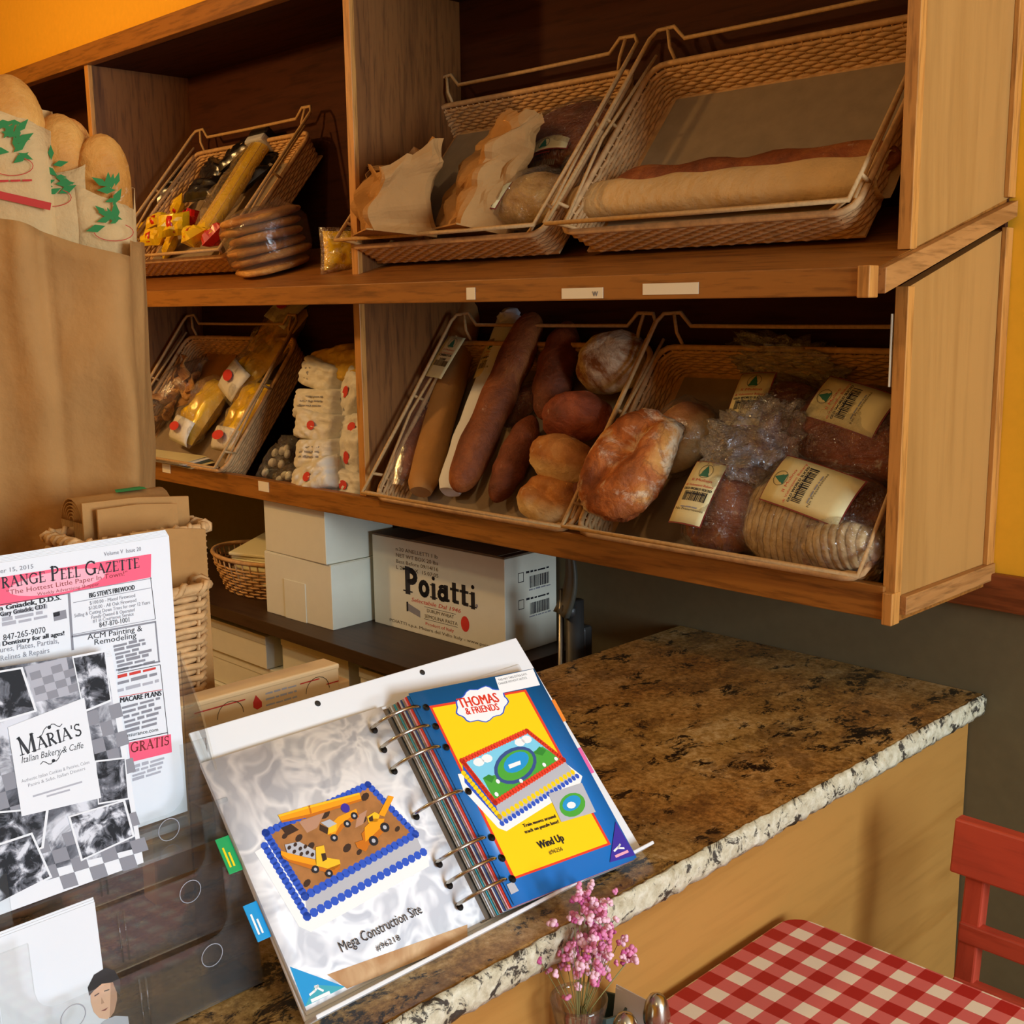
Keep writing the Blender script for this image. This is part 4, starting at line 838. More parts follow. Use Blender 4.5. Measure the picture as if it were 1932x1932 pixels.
pg.text('Selectabile Dal 1946', .135, .0745, .0135, 'ink_red', shear=.2, width=.165)
pg.poly([(.122, .068), (.165, .056), (.165, .040), (.122, .050)], 'ink_grey'); pg.poly([(.118, .070), (.124, .071), (.124, .048), (.118, .047)], 'ink')
pg.rect(.18, .0685, .285, .0695, 'ink'); pg.text('DURUM WHEAT', .188, .0575, .0115, 'ink_brown', width=.09); pg.text('SEMOLINA PASTA', .180, .0435, .0115, 'ink_brown', width=.11); pg.rect(.178, .0395, .29, .0405, 'ink')
pg.disc(.314, .052, .0135, 'ink_red', 16, .018); pg.text('Product of Italy', .182, .026, .0105, 'ink_red', width=.095)
pg.text('POIATTI s.p.a. Mazara del Vallo Italy - www.poiatti.it', .055, .0125, .0105, 'ink_brown', width=.36); pg.build('front_print', t)
pg = Page(lambda u, v, h: (cw + h, u, v))
for z in (chh - .062, chh - .122):
    pg.line([(.042, z), (.058, z), (.058, z + .02), (.042, z + .02)], .0016, 'ink', True); pg.greek(.066, .14, z + .016, .0055, 'ink', random.Random(8))
    x = .078; rr = random.Random(int(z * 1000))
    while x < .14: w_ = rr.uniform(.001, .004); pg.rect(x, z - .018, x + w_, z + .008, 'ink'); x += w_ + rr.uniform(.0008, .002)
    pg.greek(.075, .145, z - .024, .004, 'ink_grey', rr)
pg.build('side_print', t)
# lower rows of white boxes
k = 0; LB = 'white cake box in the stacks under the dark back shelf'
for x0, w, tops in ((-2.96, .54, (.742, .655, .565, .475)), (-2.405, .30, (.752, .66, .57, .475)), (-2.09, .38, (.745, .65, .56, .475))):
    for j, zt in enumerate(tops):
        zb = (tops[j + 1] + .0015) if j + 1 < len(tops) else .3855
        carton('cake_box', ('upper', 'second', 'third', 'lowest')[j] + ' white cake box in the ' + ('left', 'middle', 'right')[k] + ' stack under the dark back shelf', x0 + .012 * ((j * 5 + k) % 3), 1.548 + .010 * ((j + k) % 2), zb, w - .03, .26, zt - zb, group='white boxes under the back shelf', lid=2, flap=False)
    k += 1
# napkin basket
t = thing('napkin_basket', 'oval pierced wicker basket of napkins beside the cake boxes', 'basket', T(-2.66, 1.70, BZ))
m = MB(); nB = 44
for r in range(9):
    z = .004 + r * .009; f = .80 + .20 * r / 8; m.tube([(.19 * f * math.cos(6.2832 * i / nB) + .003 * (1 if (i + r) % 2 else -1) * math.cos(6.2832 * i / nB), .115 * f * math.sin(6.2832 * i / nB) + .003 * (1 if (i + r) % 2 else -1) * math.sin(6.2832 * i / nB), z) for i in range(nB)], .003, 4, closed=True)
for i in range(nB):
    c, s_ = math.cos(6.2832 * i / nB), math.sin(6.2832 * i / nB); m.tube([(.152 * c, .092 * s_, 0), (.19 * c, .115 * s_, .078), (.195 * c, .118 * s_, .098)], .0025, 4)
o = obj('woven_wall', m, 'wicker', t); o['kind'] = 'stuff'
m = MB(); m.tube([(.196 * math.cos(6.2832 * i / 40), .119 * math.sin(6.2832 * i / 40), .1) for i in range(40)], .006, 6, closed=True); obj('rim', m, 'wicker', t)
m = MB(); m.prism([(.15 * math.cos(6.2832 * i / 24), .09 * math.sin(6.2832 * i / 24)) for i in range(24)], lambda x, y: (x, y, 0), lambda x, y: (x, y, .004)); obj('base', m, 'wicker', t)
plain('napkin', '#e3dbb0', .8)
for i in range(7): obj('napkin', MB().box((-.085, -.085, 0), (.085, .085, .008), T(.06 - .004 * i, .0 + .003 * (i % 3), .055 + .0095 * i + (.012 if i > 3 else 0)) @ RZ(3 * i) @ RX(10)), 'napkin', t, .002)
m = MB(); m.grid(8, 10, lambda a, b: (.02 + .13 * a, .08 + .03 * math.sin(b * 3), .09 + .12 * b - .02 * a)); obj('napkin', m, 'napkin', t, solid=.002)
# folded steel chair standing behind the counter
q = at(1085, 1150, y=1.70); zt = at(1083, 1055, y=1.68).z; zm = at(1083, 1135, y=1.68).z
t = thing('folding_chair', 'dark grey folded chair with steel tubes standing between carton and counter', 'chair', T(q.x, 1.70, 0))
m = MB(); m.tube([(-.022, -.03, 0), (-.021, -.025, .55), (-.018, -.02, zm + .02)], .006, 10); obj('tube', m, 'steel', t)
m = MB(); m.grid(12, 8, lambda a, b: (-.004 + .058 * (b - .5) * (1 - .35 * a) + .016 * math.sin(a * 3.2 + .2) - .010 + .03 * a, -.03 + .012 * math.cos(b * 3), zm - .03 + (zt - zm + .06) * a)); obj('backrest', m, 'olive_plastic', t, solid=.008)
m = MB(); m.tube([(.010, -.015, .02), (.012, -.012, .5), (.008, -.01, zm)], .019, 10); obj('strut', m, 'dark_plastic', t)
m = MB(); m.lathe([(.014, -.012), (.018, -.006), (.018, .006), (.014, .012)], 14, (.004, -.02, zm - .02)); obj('hinge', m, 'dark_plastic', t)
obj('seat', MB().box((-.016, .008, .3), (.014, .04, zm - .06)), 'dark_plastic', t, .008)

# ------------------------------------------------------------------ big paper bag of baguettes
bx = Vector((.6, .8, 0)); by = Vector((-.8, .6, 0)); BC = Vector((-1.673, .681, .90))
BM = frame(BC, bx, by, (0, 0, 1)); t = thing('paper_bag', 'tall brown paper bag packed with sleeved baguettes at the left edge', 'bag', BM)
m = MB(); P = rrect(-.19, -.09, .171, .09, .02, 4); LL = [0]
for i in range(len(P)): LL.append(LL[-1] + math.dist(P[i], P[(i + 1) % len(P)]))
def _bag(a, c):
    s_ = LL[-1] * c; i = max(j for j in range(len(P)) if LL[j] <= s_ + 1e-9); f = (s_ - LL[i]) / max(LL[i + 1] - LL[i], 1e-9); p, q = P[i], P[(i + 1) % len(P)]
    x, y = p[0] + (q[0] - p[0]) * f, p[1] + (q[1] - p[1]) * f; hh = .795 - .32 * x - (.022 if y < -.05 else 0) + .01 * nz((x * 12, y * 9, 3))
    fl = 1 - .16 * (1 - a) ** 1.3; cr = .016 * (1 - abs(nz((x * 8, y * 8, a * 2.2))) * 3) * (1 if a > .03 else 0) + .006 * nz((x * 16, y * 16, a * 9)) + .006 * math.sin((x + .08) * 60) * math.exp(-((x + .02) / .09) ** 2) * (1 if y < 0 else 0) - ((.010 * math.exp(-((x - .085 + .02 * a) / .010) ** 2) + .009 * math.exp(-((x + .075) / .012) ** 2) + .006 * math.exp(-((x - .02) / .015) ** 2)) * a if y < -.05 else 0)
    return Vector((x * fl + .4 * cr, y * fl - cr, hh * a))
m.grid(34, 150, _bag, closev=True); obj('paper', m, 'kraft', t, solid=.001); obj('bag_base', MB().box((-.14, -.07, 0), (.14, .07, .003)), 'kraft', t)
def bagp(px, py, off=0.0): return atp(px, py, BC + by * off, by)
plain('green_print', '#2c7a3e', .7); plain('red_print', '#b8342c', .7)
for i, (px, py, off, r, wd, cut, lb) in enumerate(((10, 140, .0, .044, .105, .055, 'tall baguette in a printed paper sleeve, highest in the big paper bag'), (108, 214, .02, .041, .10, .085, 'baguette in a green printed sleeve, in the middle of the big paper bag'), (190, 252, .012, .038, .080, .085, 'baguette in a green printed sleeve, next to the bag\'s right edge'), (128, 222, .055, .036, .09, .2, 'darker baguette tucked behind the middle one in the big bag'))):
    top = bagp(px, py, off); H = top.z - .93; M0 = frame(top, bx, by, (0, 0, 1)) @ RY((-2, 0, 1, 2)[i]) @ T(0, 0, -H)
    t = thing('sleeved_baguette', lb, 'bread', M0, 'baguettes in the big paper bag'); m = stick(H, r, i + 3, flat=.9, taper=.10, bumps=.02)
    m.v = [(p[1], -(p[2] - r * .9), p[0] + H / 2) for p in m.v]; obj('baguette', m, 'baguette' if i < 3 else 'crust_gold', t)
    if i == 3: continue
    m = MB(); zt = H - cut
    def fn(a, c, w=wd, zt=zt, r=r, i=i):
        an = 6.2832 * c; x = w / 2 * spow(math.cos(an), .6); y = (r * .9 + .006) * spow(math.sin(an), .6)
        z = a * (zt + (-.42 * x if i != 1 else .02 * math.cos(an)) + (.03 if y > 0 else 0) + .004 * nz((c * 14, i, 2))); return Vector((x + .004 * nz((z * 10, c * 5, i)), y + .004 * nz((z * 9, c * 6, i + 4)), z))
    m.grid(14, 32, fn, closev=True); sl = obj('paper_sleeve', m, 'kraft_pale', t, solid=.0006)
    pg = Page(lambda u, v, h: (u, -r * .9 - .0115 - h, v)); _i = M0.inverted(); _p = _i @ atp(*((18, 262), (93, 322), (212, 388))[i], M0 @ Vector((0, -r * .9 - .0115, 0)), by); u0, v0 = _p.x, _p.z
    rr = random.Random(i)
    for q in range(16):
        an = rr.uniform(-.5, 3.6); l_ = rr.uniform(.014, .028); cx, cy = u0 + rr.uniform(-.012, .012), v0 + rr.uniform(-.032, .026)
        if abs(cx + l_ * math.cos(an)) > wd * .46: an = math.pi / 2
        pg.poly([(cx, cy), (cx + l_ * .5 * math.cos(an + .4), cy + l_ * .5 * math.sin(an + .4)), (cx + l_ * math.cos(an), cy + l_ * math.sin(an)), (cx + l_ * .5 * math.cos(an - .4), cy + l_ * .5 * math.sin(an - .4))], 'green_print'); pg.up(.3)
    pg.line([(u0 + .026 * math.cos(a * .3), v0 - .035 + .012 * math.sin(a * .3)) for a in range(-10, 4)], .001, 'red_print')
    if i == 0: pg.line([(-.046, v0 - .062), (.048, v0 - .088)], .010, 'red_print'); pg.greek(u0 - .02, u0 + .024, v0 - .055, .004, 'red_print', rr)
    pg.build('print', sl)
# white board edge behind the bag and cream box in the lower left corner
q0 = at(250, 770, x=-1.72); q1 = at(226, 925, x=-1.72)
t = thing('menu_board', 'narrow white board standing behind the big paper bag', 'board', T(-1.72, q0.y, .8985)); obj('panel', MB().box((-.004, -.16, 0), (.004, -.002, q0.z - .8985)), 'white_card', t, .001); obj('foot', MB().box((-.04, -.16, 0), (.04, -.002, .012)), 'white_card', t, .002)
q = at(0, 972, y=.36); q2 = at(103, 1012, y=.50)
t = thing('cream_box', 'cream cardboard box standing behind the newspapers', 'box', T(-1.33, .20, .90))
m = MB(); m.prism([(0, 0), (.28, 0), (.28, q2.z - .915), (.12, q.z - .895), (0, q.z - .87)], lambda y, z: (-.02, y, z), lambda y, z: (.05, y, z)); obj('body', m, 'white_card', t, .002); obj('side_flap', MB().box((.05, .02, .02), (.0515, .24, .25)), 'white_card', t)

# ------------------------------------------------------------------ wicker boxes with flat paper bags
def wicker_box(name, label, M, w, d, h, taper=.86, sp=.0074, rimr=.006, band=True):
    """X depth, Y width"""
    t = thing(name, label, 'basket', M); m = MB(); n = 2 * (int((w + d) * 2 / .02) // 2)
    def ring(z, off, n):
        f = taper + (1 - taper) * z / h; P = rrect(-d / 2 * f - off, -w / 2 * f - off, d / 2 * f + off, w / 2 * f + off, .015, 4); L = [0]; out = []
        for i in range(len(P)): L.append(L[-1] + math.dist(P[i], P[(i + 1) % len(P)]))
        for k in range(n):
            s_ = L[-1] * k / n; i = max(j for j in range(len(P)) if L[j] <= s_ + 1e-9); dd = max(L[i + 1] - L[i], 1e-9); f2 = (s_ - L[i]) / dd; a, b = P[i], P[(i + 1) % len(P)]; tx, ty = (b[0] - a[0]) / dd, (b[1] - a[1]) / dd
            out.append((a[0] + (b[0] - a[0]) * f2, a[1] + (b[1] - a[1]) * f2, ty, -tx))
        return out
    kz = int(h / sp)
    for k in range(kz):
        z = sp * (k + .5); m.tube([(x + nx * .004 * (0 if i % 2 else (1 if (i // 2 + k) % 2 else -1)), y + ny * .004 * (0 if i % 2 else (1 if (i // 2 + k) % 2 else -1)), z + .0015 * nz((i * .4, k, 0))) for i, (x, y, nx, ny) in enumerate(ring(z, 0, n))], .0042, 5, closed=True)
    for a, b in zip(ring(0, 0, n // 2), ring(h, 0, n // 2)): m.tube([(a[0], a[1], 0), (b[0], b[1], h)], .003, 4, caps=False)
    o = obj('woven_wall', m, 'wicker', t); o['kind'] = 'stuff'
    m = MB(); m.tube([(x, y, h) for x, y, _, _ in ring(h, .002, 48)], rimr, 8, closed=True); m2 = MB(); m2.tube([(x + nx * .006 * math.cos(i * 1.1), y + ny * .006 * math.cos(i * 1.1), h + .006 * math.sin(i * 1.1)) for i, (x, y, nx, ny) in enumerate(ring(h, .002, 160))], .004, 4, closed=True)
    r_ = obj('rim', m, 'wicker', t); obj('rim_wrap', m2, 'wicker', r_); f = taper; obj('base', MB().box((-d / 2 * f, -w / 2 * f, 0), (d / 2 * f, w / 2 * f, .005)), 'wicker', t)
    if band: obj('name_plate', MB().box((d / 2 * .97 + .006, w * .13, h - .075), (d / 2 * .97 + .010, w * .30, h - .032)), 'brown_box', t, .002)
    return t
qa = at(400, 1105, x=-1.215); wicker_box('wicker_box', 'upright wicker box with a dark plate, behind the newspapers', T(-1.268, qa.y - .165, .90), .33, .10, qa.z - .90)
qb = at(400, 995, x=-1.325); wicker_box('wicker_box', 'taller wicker box with a thick rim behind the front one', T(-1.384, qb.y - .085, .90), .17, .10, qb.z - .90, .95, band=False)
def flatbag(name, label, px0, px1, pyt, x, thick=.004, n=4, zb=.93, mat='kraft', lean=0.0, group='flat paper bags in the wicker boxes'):
    a = at(px0, pyt[0], x=x); b = at(px1, pyt[1], x=x); t = thing(name, label, 'bag', T(x, a.y, zb), group); w = b.y - a.y
    z0, z1 = a.z - zb, b.z - zb
    for i in range(n):
        m = MB(); o = i * thick * 1.1; m.prism([(.0 + .002 * i, 0), (w - .001 * i, 0), (w - .001 * i, z1 - .004 * i), (w * .5, (z0 + z1) / 2 - .004 * i + .003), (.002 * i, z0 - .004 * i)], lambda y, z: (-o - lean * z, y, z), lambda y, z: (-o - thick - lean * z, y, z)); obj('folded_sheet', m, mat, t, .0008)
    return t
flatbag('folded_paper_bag', 'small flat brown paper bag in front of the thick wicker rim', 246, 388, (1006, 998), -1.262, group='flat paper bags in the wicker boxes', n=3)
flatbag('folded_paper_bag', 'wide flat brown paper bag in the middle of the bag stack', 183, 335, (962, 950), -1.355, n=3)
flatbag('folded_paper_bag', 'widest flat brown paper bag behind the middle one', 154, 356, (950, 936), -1.37, n=3)
t = thing('rolled_paper_bags', 'thick folded stack of brown bags with green print, rearmost of the bags', 'bag', T(-1.405, at(150, 930, x=-1.405).y, 1.12))
wq = at(325, 925, x=-1.405).y - at(150, 930, x=-1.405).y; zq = at(250, 925, x=-1.40).z - 1.12
for i in range(6):
    m = MB(); r = .006 + .0045 * i; m.grid(2, 10, lambda a, b: (-.03 + r * math.cos(math.pi * b), wq * a, zq - .035 + r * math.sin(math.pi * b)), smooth=True); m.grid(2, 2, lambda a, b: (-.03 + r, wq * a, (zq - .035) * b)); m.grid(2, 2, lambda a, b: (-.03 - r, wq * a, (zq - .035) * b)); obj('folded_sheet', m, 'kraft', t, solid=.0015)
pg = Page(lambda u, v, h: (-.03 + .031 * math.cos(v), u, zq - .035 + (.031 + h) * math.sin(v)), .002); pg.quad([(wq * .45, 1.2), (wq * .8, 1.2), (wq * .75, 1.9), (wq * .5, 1.8)], 'green_print', 3); pg.build('print', t)

# ------------------------------------------------------------------ flat cardboard pastry box behind the book stand
FX = -1.135; a = at(365, 1322, x=FX); b = at(640, 1257, x=FX)
t = thing('pastry_box', 'flat cream pastry box with red lines standing behind the book stand', 'box', T(FX, a.y - .06, .90)); wq = b.y - a.y + .06; zq = (a.z + b.z) / 2 - .90
plain('pastry_card', '#e8c795', .7)
obj('panel', MB().box((-.03, 0, 0), (0, wq, zq)), 'pastry_card', t, .003); obj('lid', MB().box((-.032, -.002, zq - .006), (.0008, wq + .0, zq + .0008)), 'pastry_card', t, .002); obj('side_tab', MB().box((-.028, wq, .02), (-.004, wq + .018, zq - .025)), 'pastry_card', t, .002)
pg = Page(lambda u, v, h: (h, u, zq + v)); pg.rect(.06, -.0125, .125, -.011, 'ink_red'); pg.rect(.20, -.0125, wq - .03, -.011, 'ink_red'); pg.rect(wq - .02, -.022, wq - .002, -.0205, 'ink_red')
pg.poly([(.135, -.024), (.14, -.028), (.1465, -.026), (.1465, -.02), (.139, -.010), (.135, -.018)], 'ink_red')
for q in range(3): pg.greek(.152, .195, -.013 - q * .007, .0028, 'ink_pale', rs)
for u in (.105, .225): pg.line([(u + .017 * math.cos(a_ * .35), -.026 + .017 * math.sin(a_ * .35)) for a_ in range(0, 10)], .0008, 'ink_brown')
pg.build('print', t)

# ------------------------------------------------------------------ acrylic leaflet holder with papers
HY0, HY1 = .315, .563
t = thing('leaflet_holder', 'clear acrylic three-tier leaflet holder standing on the granite counter', 'holder', T(-.95, (HY0 + HY1) / 2, CZ))
for k_ in range(3):
    xf = -.925 - .034 * k_; zb = .902 + .052 * k_; zt = zb + .125; ln = .10
    def X(z, xf=xf, zb=zb): return xf - ln * (z - zb)
    y0, y1 = HY0 + .003, HY1 - .003; cut = zb + .062
    poly = [(y0, zb), (y1, zb), (y1, zt), (y1 - .028, zt), (y1 - .028, cut + .02)] + [(y1 - .048 + .02 * math.cos(a_), cut + .02 + .02 * math.sin(a_)) for a_ in (-.4, -.8, -1.2)] + [(y1 - .05, cut), (y0 + .05, cut)] + [(y0 + .048 + .02 * math.cos(a_), cut + .02 + .02 * math.sin(a_)) for a_ in (-1.94, -2.34, -2.74)] + [(y0 + .028, cut + .02), (y0 + .028, zt), (y0, zt)]
    m = MB(); m.prism(poly, lambda y, z: (X(z), y, z), lambda y, z: (X(z) + .0025, y, z)); fp = obj('front_panel', m, 'acrylic', t, world=True)
    for yb_ in (.375, .510):
        m = MB(); m.tube([(X(zb + .05) + .003, yb_ + .011 * math.cos(6.2832 * i / 20), zb + .048 + .011 * math.sin(6.2832 * i / 20)) for i in range(20)], .0005, 4, closed=True); obj('round_boss', m, 'ink_pale', fp, world=True)
    for dy in (-.003, .003): m = MB(); m.tube([(X(zb + .008) + .003, .440 + dy, zb + .008), (X(zb + .055) + .003, .440 + dy, zb + .055)], .0009, 4); obj('rib', m, 'acrylic', fp, world=True)
    fz = (.905, 1.043, 1.052)[k_]
    obj('tier_floor', MB().box((xf - .046, y0, fz - .0025), (X(fz) - .0005, y1, fz)), 'acrylic', t, world=True)
    xb = xf - .045; 
m = MB(); m.prism([(-.925, .901), (-.939, 1.03), (-.975, 1.06), (-1.011, 1.155), (-1.045, 1.205), (-1.048, 1.0), (-1.048, .901)], lambda x, z: (x, HY1 - .0025, z), lambda x, z: (x, HY1, z)); obj('side_wall', m, 'acrylic', t, world=True)
m = MB(); m.prism([(-.925, .901), (-.939, 1.03), (-.975, 1.06), (-1.011, 1.155), (-1.045, 1.205), (-1.048, 1.0), (-1.048, .901)], lambda x, z: (x, HY0, z), lambda x, z: (x, HY0 + .0025, z)); obj('side_wall', m, 'acrylic', t, world=True)
obj('back_panel', MB().box((-1.0505, HY0, .901), (-1.048, HY1, 1.21)), 'acrylic', t, world=True); obj('base', MB().box((-1.048, HY0, .9005), (-.925, HY1, .903)), 'acrylic', t, world=True)
# newspaper (plane facing the table side); px -> page coordinates
def paper_stack(name, label, cat, yr, w, x, z0, h, lean, n, gap=.0012, mat='paper', jit=.003, fan=0.0, group=None):
    t = thing(name, label, cat, T(x, yr, z0) @ RY(-math.degrees(math.atan(lean))), group)
    for i in range(n):
        o = (i - n + 1) * gap; obj('sheet', MB().box((o - gap * .7, -w + jit * nz((i, 1, 0)) - fan * (n - 1 - i), 0), (o, 0 + jit * nz((i, 5, 0)) - fan * (n - 1 - i), h + jit * nz((i, 9, 0)) + (.006 * (n - 1 - i) / n))), mat, t)
    return t
def paper_uv(M):
    o, nrm = M @ Vector((0, 0, 0)), M.to_3x3() @ Vector((1, 0, 0)); inv = M.inverted()
    return lambda px, py: tuple((inv @ atp(px, py, o, nrm))[1:3])
t = paper_stack('newspaper', 'free local newspaper with a pink banner in the top tier of the holder', 'newspaper', .545, .216, -1.0215, 1.0535, .281, 0.005, 6)
NM = t.matrix_world; uv = paper_uv(NM); pg = Page(lambda u, v, h: (h, u, v)); G = uv
def qd(m_, *pts, n=1): pg.quad([uv(*p) for p in pts], m_, n)
def ln(m_, w, *pts): pg.line([uv(*p) for p in pts], w, m_)
def tx(s_, p0, p1, size, m_, bold=0, shear=0.0):
    a, b = uv(*p0), uv(*p1); pg.text(s_, a[0], a[1], size, m_, 'l', width=math.dist(a, b), rot=math.degrees(math.atan2(b[1] - a[1], b[0] - a[0])), bold=bold, shear=shear)
BL_, BR_ = uv(-60, 1098), uv(285, 1045)
R_ = lambda px, py: uv(px, py)
top = [uv(-70, 1100), uv(285, 1045), uv(284.5, 1089), uv(-70, 1157)]
pg.poly(top, 'pink_banner'); pg.up()
c0 = uv(110, 1098); pg.disc(c0[0], c0[1], .045, 'pink_light', 20, .010); pg.up()
d0 = uv(0, 1109); d1 = uv(266, 1069); sz = math.dist(d0, d1)
# masthead: laid out so that the last letter ends at the banner's right
pg.roman('', 0, 0, 0, 'ink', keys=[])
tw = 0; keys = list('ORANGE PEEL GAZETTE'); 
first = True
for ch_ in keys: tw += (ROMAN[ch_][0] + .06) * (1.35 if first and ch_ != ' ' else 1); first = ch_ == ' '
e_ = uv(264, 1070.5); s0 = .0094; pg.roman('', e_[0], e_[1], s0, 'ink', 'r', 1.35, rot=math.degrees(math.atan2(d1[1] - d0[1], d1[0] - d0[0])), keys=keys)
tx('"The Hottest Little Paper In Town!"', (12, 1123), (240, 1085), .0062, 'maroon', 0); tx('Weekly Advertising Shopper', (70, 1124), (187, 1104), .0042, 'maroon')
tx('Volume V  Issue 20', (196, 1049), (266, 1039), .0055, 'ink_grey'); tx('September 15, 2015', (-50, 1089), (63, 1072), .0055, 'ink_grey')
ln('ink', .0006, (0, 1141), (128, 1120)); ln('ink_grey', .0006, (138, 1116), (286, 1091)); ln('ink_grey', .0022, (130, 1120), (137, 1225)); ln('ink_grey', .0005, (138, 1137), (284, 1109)); ln('ink', .0005, (284, 1089), (293, 1168))
tx("BIG STEVE'S FIREWOOD", (168, 1128), (254, 1112), .0065, 'ink', 1)
for i, (s_, a, b) in enumerate((('$100.00 - Mixed Firewood', (169, 1141), (255, 1126)), ('$120.00 - All Oak Firewood', (167, 1151), (257, 1135)), ('Selling & Cutting Down Trees for over 12 Years', (140, 1165), (283, 1139)), ('Family Owned & Operated', (172, 1168), (254, 1153)), ('#1 in Courteous Service', (175, 1175), (252, 1161)))): tx(s_, a, b, .0048, 'ink_grey')
tx('847-870-1001', (187, 1184), (244, 1173), .0068, 'ink'); ln('ink_grey', .0005, (138, 1197), (292, 1168)); ln('ink_grey', .0018, (136, 1201), (293, 1173)); ln('ink_grey', .0014, (293, 1173), (300, 1248)); ln('ink_grey', .0016, (220, 1264), (301, 1248))
tx('ACM Painting &', (165, 1207), (268, 1190), .0076, 'ink'); tx('Remodeling', (177, 1217), (257, 1203), .0076, 'ink')
tx('Brian Gniadek, D.D.S.', (-30, 1158), (115, 1131), .0064, 'ink', 1); tx('Gary Gniadek, CDT', (0, 1163), (87, 1147), .0056, 'ink', 1)
for i in range(3): 
    a = uv(5, 1172 + 9 * i); b = uv(90, 1157 + 9 * i); pg.greek(a[0], b[0], a[1] + .004, .004, 'ink_pale', rs)
qd('ink_grey', (100, 1156), (124, 1150), (126, 1166), (102, 1172)); qd('ink', (100, 1156), (112, 1153), (113, 1161), (101, 1164))
tx('847-265-9070', (6, 1209), (86, 1193), .008, 'ink'); tx('and Dentistry for all ages!', (-20, 1223), (121, 1198), .0058, 'ink', 1); tx('Dentures, Plates, Partials,', (-30, 1236), (111, 1213), .0068, 'ink_grey'); tx('Relines & Repairs', (0, 1247), (93, 1231), .0068, 'ink_grey')
for i in range(7):
    a = uv(214 + i * 1.5, 1222 + i * 7.5); b = uv(280 + i * 2, 1209 + i * 7); pg.greek(a[0], b[0] - .004 * (i % 3), a[1], .0035, 'ink_grey', rs)
ln('ink', .0006, (222, 1270), (301, 1254)); ln('ink_red', .0006, (225, 1315), (305, 1301)); ln('ink', .0005, (302, 1254), (318, 1400))
for i, y_ in enumerate((1280, 1292, 1306)): a = uv(222, y_); b = uv(300, y_ - 14); pg.greek(a[0], b[0], a[1], .0038, ('ink_red', 'ink_grey', 'ink_pale')[i], rs)
tx('MACARE PLANS', (226, 1326), (304, 1312), .0072, 'ink', 1)
for i in range(6): a = uv(230 + i * 1.5, 1338 + i * 9); b = uv(302 + i, 1324 + i * 9); pg.greek(a[0], b[0] - .003 * (i % 2), a[1], .0038, 'ink_grey', rs)
tx('insurance.com', (238, 1391), (298, 1379), .0055, 'ink'); ln('ink', .0008, (240, 1398), (316, 1382))
pg.poly([uv(242, 1401), uv(322, 1385), uv(324, 1419), uv(246, 1438)], 'pink_banner'); pg.up(2); a = uv(246, 1420); b = uv(317, 1405); pg.roman('GRATIS', a[0], a[1], .0092, 'maroon', rot=math.degrees(math.atan2(b[1] - a[1], b[0] - a[0])), cap=1.05)
for i in range(4): a = uv(250, 1450 + i * 8); b = uv(310, 1437 + i * 8); pg.greek(a[0], b[0], a[1], .0035, 'ink_pale', rs)
pg.build('print', t)
# black and white menu leaflet
t = paper_stack('menu_leaflet', 'black and white photo collage bakery menu in the middle tier', 'leaflet', .468, .143, -.9665, 1.045, .195, .17, 5, .0008)
uv = paper_uv(t.matrix_world); pg = Page(lambda u, v, h: (h, u, v))
qd('bw_soft', (-60, 1268), (197, 1229), (258, 1600), (-60, 1680)); pg.up()
def photo(m_, *pts): qd('paper', *pts); pg.up(); c = [sum(p[i] for p in pts) / 4 for i in (0, 1)]; qd(m_, *[(c[0] + (p[0] - c[0]) * .92, c[1] + (p[1] - c[1]) * .92) for p in pts]); pg.up()
def chk(x0, y0, w, h, nx, ny, dx=0, dy=0, sk=0.0):
    for i in range(nx):
        for j in range(ny):
            if (i + j) % 2 == 0: X0, Y0 = x0 + i * w + j * sk, y0 + j * h - i * w * .3; qd('ink_grey', (X0, Y0), (X0 + w, Y0 - w * .3), (X0 + w + sk, Y0 + h - w * .3), (X0 + sk, Y0 + h))
qd('ink_pale', (46, 1258), (125, 1240), (138, 1310), (66, 1325)); pg.up(); chk(55, 1270, 20, 14, 4, 4, sk=4); pg.up(); chk(160, 1345, 22, 26, 3, 5, sk=6); pg.up(); chk(60, 1590, 28, 24, 7, 4, sk=8); pg.up(); chk(-30, 1440, 24, 30, 3, 4, sk=8); pg.up(2)
photo('bw_photo_dark', (-60, 1275), (42, 1258), (70, 1342), (-60, 1380)); photo('bw_photo', (135, 1238), (198, 1226), (210, 1323), (157, 1345)); photo('bw_photo_dark', (-50, 1535), (92, 1522), (82, 1600), (-40, 1640)); photo('bw_photo', (127, 1540), (235, 1508), (254, 1578), (152, 1625)); photo('bw_photo_dark', (178, 1435), (236, 1428), (243, 1508), (184, 1518)); photo('bw_photo', (-30, 1600), (60, 1570), (98, 1655), (-10, 1710))
qd('paper', (14, 1372), (158, 1316), (190, 1505), (40, 1540)); pg.up()
a = uv(37, 1426); b = uv(155, 1386); an = math.degrees(math.atan2(b[1] - a[1], b[0] - a[0])); ww = math.dist(a, b)
tot = sum((ROMAN[c_][0] + .04) * (1.4 if i == 0 else 1) for i, c_ in enumerate("MARIA'S")); pg.roman("MARIA'S", a[0], a[1], ww / tot, 'ink', rot=an, cap=1.4, sp=.04)
tx('Italian Bakery & Caffe', (39, 1440), (156, 1411), .0082, 'ink', shear=.25)
for (p, sgn) in (((92, 1372), 1), ((100, 1435), -1)):
    c_ = uv(*p); pg.disc(c_[0], c_[1], .0016, 'ink'); 
    for s2 in (1, -1): pg.line([(c_[0] + s2 * .0023 * q, c_[1] + sgn * (-.0005 * q + .0022 * math.sin(q * 1.2)) + s2 * .0006 * q) for q in range(6)], .0007, 'ink')
